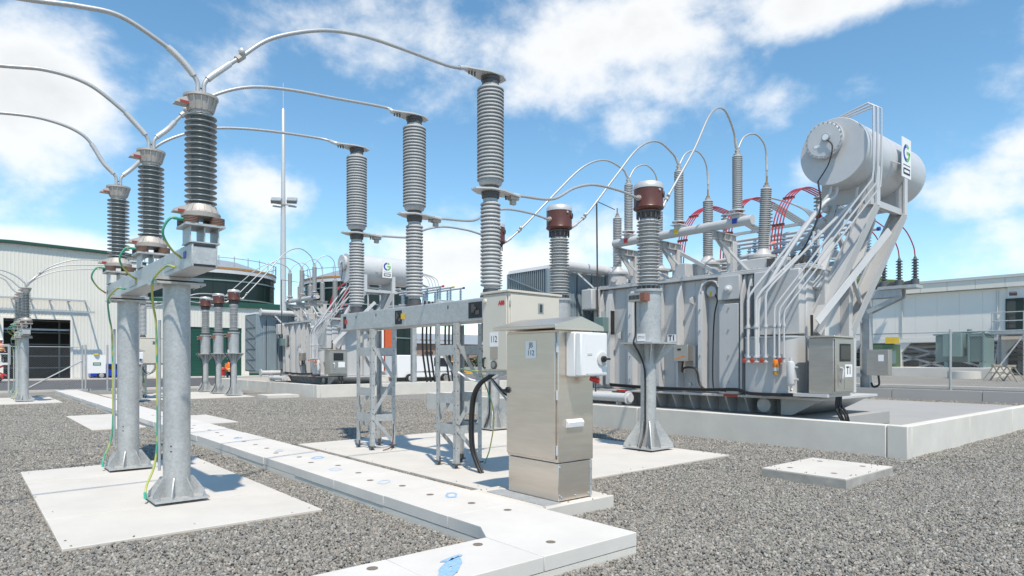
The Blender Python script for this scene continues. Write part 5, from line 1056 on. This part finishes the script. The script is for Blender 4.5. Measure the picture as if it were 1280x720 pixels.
# van nose faces the camera side: a second one in yellow beside it
yc_ = at(532, 50); car((yc_[0], yc_[1]), 4.4, 1.7, 1.6, [(0, .2), (1, .2), (1, .5), (.82, .56), (.68, .98), (.1, 1), (0, .62)], 'yellow and white utility car parked behind the black power cables', mat('amber_paint', (.72, .36, .03), .3), 'car', [(.2, .62), (.76, .6), (.66, .92), (.2, .93)])
cc_ = at(505, 60)
for k, (dx, colr, nm, h) in enumerate(((0, LABEL, 'tall white container standing behind the parked van', 5.2), (4.05, mat('orange_container_paint', (.60, .12, .04), .5), 'narrow tall orange container standing beside the white one', 5.2))):
    wd = (3.9, .75)[k]; x0 = cc_[0] - 3.75 + dx; t = thing('shipping_container', nm, 'container', (x0, cc_[1] + 4, 0)); m_ = MB()
    ribbed(m_, x0, x0 + wd, cc_[1] + 4, .15, h, .3, .05); part('front_wall', m_, colr, t, angle=20); part('shell', MB().box(x0, x0 + wd, cc_[1] + 4.06, cc_[1] + 9, .15, h), colr, t)
    part('frame', MB().box(x0 - .02, x0 + wd + .02, cc_[1] + 3.9, cc_[1] + 4.05, h - .12, h + .03).box(x0 - .02, x0 + wd + .02, cc_[1] + 3.9, cc_[1] + 4.05, 0, .16), colr, t)
# ---- brown building and hedge far off, seen through the gap under the beam
fb_ = at(548, 120); t = thing('far_house', 'distant brown walled building with a pale roof, seen under the breaker beam', 'building', (fb_[0], fb_[1], 0))
part('wall', MB().box(fb_[0] - 14, fb_[0] + 22, fb_[1], fb_[1] + 8, 0, 4.6), BRICK, t); part('roof', MB().prism([(fb_[0] - 15, fb_[1] - .6, 4.6), (fb_[0] - 15, fb_[1] + 8.6, 4.6), (fb_[0] - 15, fb_[1] + 4, 6.6)], (38, 0, 0)), GALVD, t)
for k in range(8): w_ = part('window', MB().box(fb_[0] - 11 + k * 4, fb_[0] - 9.2 + k * 4, fb_[1] - .05, fb_[1] - .01, 1.5, 3.2), GLASS, t)
rnd = random.Random(5)
def hedge(px, d, half, h, label, nleaf=2600):
    c = at(px, d); t = thing('hedge', label, 'hedge', (c[0], c[1], 0)); m_ = MB(); m_.v = []; m_.f = []
    for k in range(nleaf):
        x = c[0] + rnd.uniform(-half, half); hh = h * (.75 + .25 * math.sin(x * .7) * math.cos(x * .31)); z = hh * rnd.random() ** .6; y = c[1] + rnd.uniform(-1, 1) * (1.2 - .6 * z / h)
        s_ = rnd.uniform(.12, .3); q = Vector((rnd.uniform(-1, 1), rnd.uniform(-1, 1), rnd.uniform(-.3, 1))).normalized(); u_ = q.orthogonal().normalized() * s_; v_ = q.cross(u_)
        o_ = Vector((x, y, z)); m_.add([o_ - u_, o_ - v_ * .5, o_ + u_, o_ + v_ * .5], [(0, 1, 2, 3)])
    tag(part('foliage', m_, LEAF, t), kind='stuff')
    for k in range(7): part('stem', MB().tube([(c[0] + (k - 3) * half / 3.6, c[1], 0), (c[0] + (k - 3) * half / 3.6 + .2, c[1] + .1, h * .7)], [.08, .03], 6), WOOD, t)
hedge(542, 80, 12, 2.2, 'low dark green hedge behind the parked vehicles'); hedge(1030, 120, 26, 6.5, 'line of dark shrubs behind the raised white building', 5200)
# ================================================================== raised switch building on the right
HX = 48.0; hy0, hy1 = 2.0, 24.5; g0 = gz(HX)
def zb(px, py): return onX(px, py, HX)[2]
zf, ze, zr, zt_ = zb(1188, 421.5), zb(1190, 364.5), zb(1200, 352), zb(1200, 350)
ysp = onX(1259, 400, HX)[1]                                   # where the door section begins
t = thing('switch_building', 'long white switchroom raised on columns with a pale fascia and open undercroft', 'building', (HX, hy1, g0))
ee = np.linspace(ysp, hy1, 12)
for a, b_ in zip(ee[:-1], ee[1:]): part('wall_panel', MB().box(HX, HX + .15, a + .002, b_ - .002, zf, ze), CLADP, t, b=.01)
part('wall_core', MB().box(HX + .12, HX + 9, hy0, hy1, zf + .02, zr - .01), CLADP, t)
part('door_section', MB().box(HX - .08, HX + .1, hy0, ysp - .02, zf + .3, ze + .2), mat('white_wall_paint', (.74, .74, .73), .5, 0, .04, .6), t)
fe = np.linspace(hy0, hy1, 16)
for a, b_ in zip(fe[:-1], fe[1:]): part('fascia_panel', MB().box(HX - .35, HX + .12, a + .006, b_ - .006, ze + .03, zr), CLAD, t, b=.01)
part('roof_edge', MB().box(HX - .42, HX + 9.5, hy0 - .3, hy1 + .3, zr + .003, zr + .17), WALU, t)
part('floor_slab', MB().box(HX - .05, HX + 9, hy0, hy1, zf - .30, zf - .01), CLADP, t)
for px in (1122, 1252, 1062, 1320):
    y = onX(px, 450, HX)[1]; part('column', MB().box(HX + .02, HX + .45, y - .22, y + .22, g0 - .1, zf - .3).prism([(HX + .05, y - .22, zf - .31), (HX + .05, y - .75, zf - .31), (HX + .05, y - .22, zf - .95)], (.35, 0, 0)), CLADP, t)
    for dx in (4.5, 8.5): part('column', MB().box(HX + dx, HX + dx + .4, y - .2, y + .2, g0 - .1, zf - .3), CLADP, t)
part('undercroft_shade_wall', MB().box(HX + 9.2, HX + 9.4, hy0, hy1, g0 - .1, zf), DARK, t)  # near-black sheet, the undercroft's shade put into its colour
for px in (1187, 1140): y = onX(px, 450, HX)[1]; part('brace', MB().bar((HX + .25, y - 3, g0), (HX + .25, y + 3, zf - .35), .10, .12).bar((HX + .25, y + 3, g0), (HX + .25, y - 3, zf - .35), .10, .12), GALVD, t)
for k in range(4): part('duct', MB().tube([(HX + 1.5 + k * .8, hy0 + 1, zf - .55 - .28 * k), (HX + 1.5 + k * .8, hy1 - 1, zf - .55 - .28 * k)], .11, 8), (GALV, GALVD, TEAL, GALV)[k], t)
rnd = random.Random(21)
for k in range(26):
    y = rnd.uniform(hy0 + 1, hy1 - 1); x = HX + rnd.uniform(1.5, 7); w = rnd.uniform(.3, 1.1); h = rnd.uniform(.5, 2.0)
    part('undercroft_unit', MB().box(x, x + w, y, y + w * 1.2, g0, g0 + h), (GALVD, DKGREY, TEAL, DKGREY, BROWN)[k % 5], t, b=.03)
for px, py in ((1118, 372), (1266, 366)):
    c = Vector(onX(px, py, HX - .4)); fl = part('floodlight', MB().bar(c, c + V(-.35, -.1, -.12), .36, .16), DKGREY, t); part('lamp_arm', MB().bar(c, c + V(.45, 0, .05), .05, .05), DKGREY, fl)
yd = onX(1269, 400, HX)[1]; dr = part('door', MB().box(HX - .13, HX - .09, yd - .45, yd + .45, zb(1269, 413), zb(1269, 373)), DGREEN, t); part('door_glass', MB().box(HX - .14, HX - .131, yd - .05, yd + .38, zb(1269, 410), zb(1269, 376)), GLASS, dr)
for px in (1247, 1128): y = onX(px, 400, HX)[1]; part('downpipe', MB().tube([(HX - .06, y, zf + .1), (HX - .06, y, ze - .15)], .045, 8), WALU, t)
# landing with stairs at the door
zl = zb(1269, 414); lt = thing('steel_landing', 'grey steel landing with railings and braced legs at the building door', 'landing', (HX - 1.2, yd, g0))
part('deck', MB().box(HX - 1.9, HX - .16, yd - 5, yd + .75, zl - .22, zl), GALVD, lt)
for q in (0, 1.5, 3.0, 4.6):
    for x in (HX - 1.85, HX - .4): part('leg', MB().box(x - .06, x + .06, yd + .6 - q, yd + .72 - q, g0 - .1, zl - .225), GALVD, lt)
    part('rail_post', MB().tube([(HX - 1.86, yd + .7 - q, zl), (HX - 1.86, yd + .7 - q, zl + 1.05)], .03, 8), GALV, lt)
    part('leg_brace', MB().bar((HX - 1.85, yd + .66 - q, g0), (HX - 1.85, yd - .84 - q, zl - .25), .07, .07).bar((HX - 1.85, yd + .66 - q, g0), (HX - .45, yd + .66 - q, zl - .25), .07, .07), WPIPE, lt)
for z in (.55, 1.05): part('hand_rail', MB().tube([(HX - .3, yd + .7, zl + z), (HX - 1.86, yd + .7, zl + z), (HX - 1.86, yd - 5, zl + z)], .028, 8), GALV, lt)
# pad mounted transformer on its plinth
pg = gz(42.6); pz = 1.22
tag(part('concrete_pad', MB().box(42.5, 46.2, 10.35, 18.5, pg - .2, pz), CONC, b=.02), kind='structure')
t = thing('distribution_transformer', 'teal grey cabinet transformer with finned radiator on a concrete plinth behind the fence', 'transformer', (44, 12, pz))
ya, yb_, yc2 = onX(1178, 450, 43.2)[1], onX(1202, 450, 43.2)[1], onX(1227, 450, 43.2)[1]
part('cable_box', MB().box(43.2, 44.0, yb_, ya, zb(1188, 447) * 0 + pz + .62, pz + 1.95), TEAL, t, b=.03)
part('tank', MB().box(44.0, 45.6, yc2, ya + .6, pz + .3, pz + 1.85), TEAL, t, b=.03); part('lid', MB().box(43.9, 45.7, yc2 - .1, ya + .7, pz + 1.87, pz + 1.95), TEAL, t, b=.01)
fn = np.linspace(yc2, yb_ - .35, 12)
for y in fn: part('fin', MB().box(43.42, 43.99, y, y + .03, pz + .35, pz + 1.75), TEAL, t)
part('fin_frame', MB().box(43.38, 43.46, yc2 - .08, yc2 + .0, pz + .2, pz + 1.85).box(43.38, 43.46, yb_ - .32, yb_ - .24, pz + .2, pz + 1.85).box(43.38, 43.46, yc2, yb_ - .32, pz + 1.76, pz + 1.84), TEAL, t)
part('skid', MB().box(43.5, 45.6, yc2, yc2 + .2, pz, pz + .3).box(43.5, 45.6, ya - .2, ya, pz, pz + .3), TEAL, t)
part('lid_fitting', MB().cyl((44.6, yb_), .12, pz + 1.95, pz + 2.2, 12).cyl((44.9, yb_ - .6), .08, pz + 1.95, pz + 2.1, 12).tube([(44.3, ya - .2, pz + 2.0), (44.3, yc2 + .3, pz + 2.05)], .05, 8), TEAL, t)
for px in (1107, 1118):
    y = onX(px, 450, 44.5)[1]
    if px == 1118: tt_ = thing('green_cabinet', 'narrow green and grey equipment cabinet with yellow sign under the white building', 'cabinet', (44.5, y, pz)); part('body', MB().box(44.5, 45.2, y - .1, y + 1.5, pz, pz + 1.4), mat('dull_green', (.06, .13, .06), .5), tt_, b=.02); part('grey_panel', MB().box(44.46, 44.498, y - .08, y + .6, pz + .2, pz + 1.0), TEAL, tt_); part('yellow_sign', MB().box(44.42, 44.455, y - .3, y + .5, pz + 1.45, pz + 1.85), YEL, tt_)
yy = onX(1205, 460, 41)[1]; t = thing('concrete_ring', 'short pale concrete pit ring on gravel before the teal transformer', 'pit', (41, yy, gz(41)))
part('ring', MB().lathe([(.55, gz(41) - .1), (.75, gz(41) - .1), (.75, gz(41) + .38), (.55, gz(41) + .38)], (41, yy, 0), 28), CONC, t); part('lid', MB().lathe([(.53, gz(41) + .3), (.53, gz(41) + .36)], (41, yy, 0), 28), CONCB, t)
for k, (px, x) in enumerate(((1246, 39.2), (1263, 38.6))):
    y = onX(px, 460, x)[1]; z = gz(x); t = thing('sawhorse', ('timber trestle with splayed legs standing next to the white plinth', 'timber trestle with splayed legs standing nearer the steel landing')[k], 'trestle', (x, y, z), 'timber trestles')
    part('top_bar', MB().bar((x - .35, y + .1, z + .74), (x + .35, y - .1, z + .74), .12, .10), WOOD, t)
    for s_ in (-1, 1):
        for w in (-1, 1): part('leg', MB().bar((x + s_ * .26, y - s_ * .07, z + .72), (x + s_ * .34, y - s_ * .07 + w * .42, z), .07, .05), WOOD, t)
        part('tie', MB().bar((x + s_ * .3, y - s_ * .07 - .2, z + .38), (x + s_ * .3, y - s_ * .07 + .2, z + .38), .05, .05), WOOD, t)
# ================================================================== people
def person(c, h, face, label, bend=0.):
    """one skinned body from a joint skeleton; face: heading of the person"""
    fx_, fy_ = math.cos(face), math.sin(face); sx, sy = -fy_, fx_
    def J(f_, s_, z): return (c[0] + fx_ * f_ + sx * s_, c[1] + fy_ * f_ + sy * s_, c[2] + z * h / 1.75)
    J_ = [J(0, 0, .95), J(0, 0, 1.15), J(.01, 0, 1.38), J(.02, 0, 1.50), J(.04, 0, 1.62), J(.04, 0, 1.72),
          J(0, .19, 1.40), J(-.02, .23, 1.12), J(.10, .20, .92), J(.16, .19, .84), J(0, -.19, 1.40), J(-.02, -.23, 1.12), J(.12, -.18, .96), J(.19, -.16, .90),
          J(0, .10, .88), J(.03, .11, .48), J(0, .11, .08), J(.16, .12, .03), J(0, -.10, .88), J(-.03, -.11, .48), J(-.06, -.11, .08), J(.10, -.12, .03)]
    E_ = [(0, 1), (1, 2), (2, 3), (3, 4), (4, 5), (2, 6), (6, 7), (7, 8), (8, 9), (2, 10), (10, 11), (11, 12), (12, 13), (0, 14), (14, 15), (15, 16), (16, 17), (0, 18), (18, 19), (19, 20), (20, 21)]
    Rr = [.15, .14, .16, .06, .095, .085, .075, .05, .04, .04, .075, .05, .04, .04, .10, .07, .05, .045, .10, .07, .05, .045]
    t = thing('person', label, 'person', c)
    me = bpy.data.meshes.new('body'); me.from_pydata([tuple(Vector(q) - Vector(c)) for q in J_], E_, []); me.materials.append(NAVY)
    o = bpy.data.objects.new('body', me); COL.objects.link(o); o.parent = t; ORI[o] = Vector(c)
    sk = o.modifiers.new('skin', 'SKIN'); sv = me.skin_vertices
    if not sv:
        bm2 = bmesh.new(); bm2.from_mesh(me); bm2.verts.layers.skin.verify(); bm2.to_mesh(me); bm2.free(); sv = me.skin_vertices
    for i, r_ in enumerate(Rr): sv[0].data[i].radius = (r_, r_); sv[0].data[i].use_root = (i == 0)
    ss = o.modifiers.new('sub', 'SUBSURF'); ss.levels = 2; ss.render_levels = 2
    part('vest', MB().lathe([(.19, .86 * h / 1.75), (.20, .95 * h / 1.75), (.19, 1.15 * h / 1.75), (.21, 1.33 * h / 1.75), (.17, 1.44 * h / 1.75), (.09, 1.49 * h / 1.75)], c, 18), HIVIS, t)
    part('vest_band', MB().lathe([(.197, 1.02 * h / 1.75), (.205, 1.02 * h / 1.75), (.200, 1.08 * h / 1.75), (.193, 1.08 * h / 1.75)], c, 18), mat('reflective_yellow', (.75, .75, .35), .4), t)
    for s_ in (6, 10): part('sleeve', MB().tube([J_[s_], J_[s_ + 1], J_[s_ + 2]], [.095, .08, .06], 10), HIVIS, t)
    hd = Vector(J_[4]) + V(fx_ * .02, fy_ * .02, .01)
    part('face', MB().lathe([(.03, -.13), (.07, -.10), (.088, -.03), (.092, .04), (.08, .09), (.03, .12)], hd, 14), SKIN, t)
    for s_ in (9, 13): part('hand', MB().tube([J_[s_ - 1], J_[s_], tuple(Vector(J_[s_]) + V(fx_ * .07, fy_ * .07, -.05))], [.038, .045, .02], 8), SKIN, t)
    part('hard_hat', MB().lathe([(.165, .055), (.165, .065), (.122, .07), (.118, .12), (.09, .165), (.04, .185), (.005, .19)], hd, 18), LABEL, t)
    return t
wc = at(286.5, 43); person((wc[0], wc[1], .006), 1.78, math.atan2(-wc[1], -wc[0]) + .6, 'person in white hard hat and orange vest standing before the green roller doors')
rc = at(278.5, 44); t = thing('fire_hydrant_post', 'red cylindrical post standing beside the person in the orange vest', 'post', (rc[0], rc[1], 0))
part('barrel', MB().lathe([(.17, 0), (.17, .1), (.13, .12), (.13, .95), (.16, .96), (.16, 1.08), (.10, 1.16), (.02, 1.18)], (rc[0], rc[1], 0), 16), RED, t); part('band', MB().lathe([(.135, .5), (.137, .5), (.137, .6), (.135, .6)], (rc[0], rc[1], 0), 16), WALU, t)
# work platform at the edge of the view, by the shed wall
lc = at(-9, 48); t = thing('work_platform', 'white railed work platform on red scissor base parked by the shed wall', 'lift', (lc[0], lc[1], 0))
part('platform_deck', MB().box(lc[0] - 1.3, lc[0] + 1.0, lc[1] - .4, lc[1] + .4, 1.30, 1.45), LABEL, t)
for x in (-1.28, -.5, .3, .98):
    for y in (-.38, .38): part('rail_post', MB().tube([(lc[0] + x, lc[1] + y, 1.45), (lc[0] + x, lc[1] + y, 2.75)], .03, 6), LABEL, t)
for z in (2.1, 2.75):
    for y in (-.38, .38): part('rail', MB().tube([(lc[0] - 1.28, lc[1] + y, z), (lc[0] + .98, lc[1] + y, z)], .03, 6), LABEL, t)
part('scissor_arm', MB().bar((lc[0] - 1, lc[1] - .3, .5), (lc[0] + .8, lc[1] - .3, 1.3), .06, .14).bar((lc[0] + .8, lc[1] - .24, .5), (lc[0] - 1, lc[1] - .24, 1.3), .06, .14), RED, t)
part('base', MB().box(lc[0] - 1.1, lc[0] + .6, lc[1] - .4, lc[1] + .4, .22, .55), RED, t, b=.03)
for x in (-.8, .3):
    for y, s_ in ((-.4, -1), (.4, 1)): part('wheel', MB().lathe([(.1, 0), (.22, 0), (.22, .12), (.1, .12)], (lc[0] + x, lc[1] + y, .23), 14, (0, s_, 0)), BLACK, t)
person((lc[0] + .45, lc[1], 1.455), 1.72, -.9, 'person in orange vest standing on the railed work platform')
# ================================================================== loose gravel
rng = np.random.default_rng(4)
GP = []; GS = []
def gravel(d0, d1, dens, r0, layers):
    wmax = d1 * .84 + 1.5; A = (d1 - d0) * 2 * wmax; n = int(A * dens)
    d = rng.uniform(d0, d1, n); l = rng.uniform(-wmax, wmax, n); k = np.abs(l) < d * .80 + 1.2; d, l = d[k], l[k]
    X = d * FW[0] + l * RT[0]; Y = d * FW[1] + l * RT[1]; keep = X < 27
    for (x0, x1, y0, y1) in RECTS: keep &= ~((X > x0 - .004) & (X < x1 + .004) & (Y > y0 - .004) & (Y < y1 + .004))
    X, Y = X[keep], Y[keep]; Z = rng.uniform(0, layers, len(X)) + .010 + .008 * (np.sin(X * 2.1) * np.cos(Y * 1.7) + .5 * np.sin(X * 5.3 + Y * 4.1))
    GP.append(np.stack([X, Y, Z], 1)); GS.append(r0 * (.8 + .55 * rng.random(len(X)) ** 2.5))
gravel(3.6, 9.5, 2700, .0185, .012); gravel(9.5, 19, 1300, .0215, .010); gravel(19, 27, 500, .026, .008)
for (x0, x1, y0, y1, z) in PADS:                            # a few stones kicked onto the slab edges
    n_ = 22; u = rng.random(n_); side = rng.integers(0, 4, n_); off = np.abs(rng.normal(0, .07, n_))
    GP.append(np.stack([np.where(side == 0, x0 + off, np.where(side == 1, x1 - off, x0 + u * (x1 - x0))), np.where(side == 2, y0 + off, np.where(side == 3, y1 - off, y0 + u * (y1 - y0))), np.full(n_, z + .004)], 1)); GS.append(np.full(n_, .014))
def scatter(name, co, size, seed):
    me = bpy.data.meshes.new(name); me.vertices.add(len(co)); me.vertices.foreach_set('co', co.ravel())
    at_ = me.attributes.new('size', 'FLOAT', 'POINT'); at_.data.foreach_set('value', size.astype(np.float32)); me.update()
    o = bpy.data.objects.new(name, me); COL.objects.link(o); tag(o, 'loose grey crushed gravel covering the yard', 'gravel', kind='stuff')
    ng = bpy.data.node_groups.new(name + '_scatter', 'GeometryNodeTree'); ng.interface.new_socket('Geometry', in_out='INPUT', socket_type='NodeSocketGeometry'); ng.interface.new_socket('Geometry', in_out='OUTPUT', socket_type='NodeSocketGeometry')
    nn = ng.nodes; ll = ng.links; gi = nn.new('NodeGroupInput'); go = nn.new('NodeGroupOutput')
    ico = nn.new('GeometryNodeMeshIcoSphere'); ico.inputs['Radius'].default_value = 1; ico.inputs['Subdivisions'].default_value = 1
    sp = nn.new('GeometryNodeSetPosition'); nz = nn.new('ShaderNodeTexNoise'); nz.inputs['Scale'].default_value = 1.3
    vm = nn.new('ShaderNodeVectorMath'); vm.operation = 'SUBTRACT'; vm.inputs[1].default_value = (.5, .5, .5); ll.new(nz.outputs['Color'], vm.inputs[0])
    vs = nn.new('ShaderNodeVectorMath'); vs.operation = 'SCALE'; vs.inputs['Scale'].default_value = 1.5; ll.new(vm.outputs[0], vs.inputs[0])
    ll.new(ico.outputs['Mesh'], sp.inputs['Geometry']); ll.new(vs.outputs[0], sp.inputs['Offset'])
    sm = nn.new('GeometryNodeSetMaterial'); sm.inputs['Material'].default_value = GRAVEL; ll.new(sp.outputs[0], sm.inputs[0])
    ip = nn.new('GeometryNodeInstanceOnPoints'); ll.new(gi.outputs[0], ip.inputs['Points']); ll.new(sm.outputs[0], ip.inputs['Instance'])
    rr = nn.new('FunctionNodeRandomValue'); rr.data_type = 'FLOAT_VECTOR'; rr.inputs[0].default_value = (0, 0, 0); rr.inputs[1].default_value = (6.28, 6.28, 6.28); rr.inputs['Seed'].default_value = seed
    ll.new(rr.outputs[0], ip.inputs['Rotation'])
    rs = nn.new('FunctionNodeRandomValue'); rs.data_type = 'FLOAT_VECTOR'; rs.inputs[0].default_value = (.42, .38, .28); rs.inputs[1].default_value = (1.05, .95, .75); rs.inputs['Seed'].default_value = seed + 1
    na = nn.new('GeometryNodeInputNamedAttribute'); na.data_type = 'FLOAT'; na.inputs['Name'].default_value = 'size'; sm2 = nn.new('ShaderNodeVectorMath'); sm2.operation = 'SCALE'; ll.new(rs.outputs[0], sm2.inputs[0]); ll.new(na.outputs[0], sm2.inputs['Scale']); ll.new(sm2.outputs[0], ip.inputs['Scale']); ll.new(ip.outputs[0], go.inputs[0])
    md = o.modifiers.new('scatter', 'NODES'); md.node_group = ng
scatter('gravel', np.concatenate(GP), np.concatenate(GS), 1)
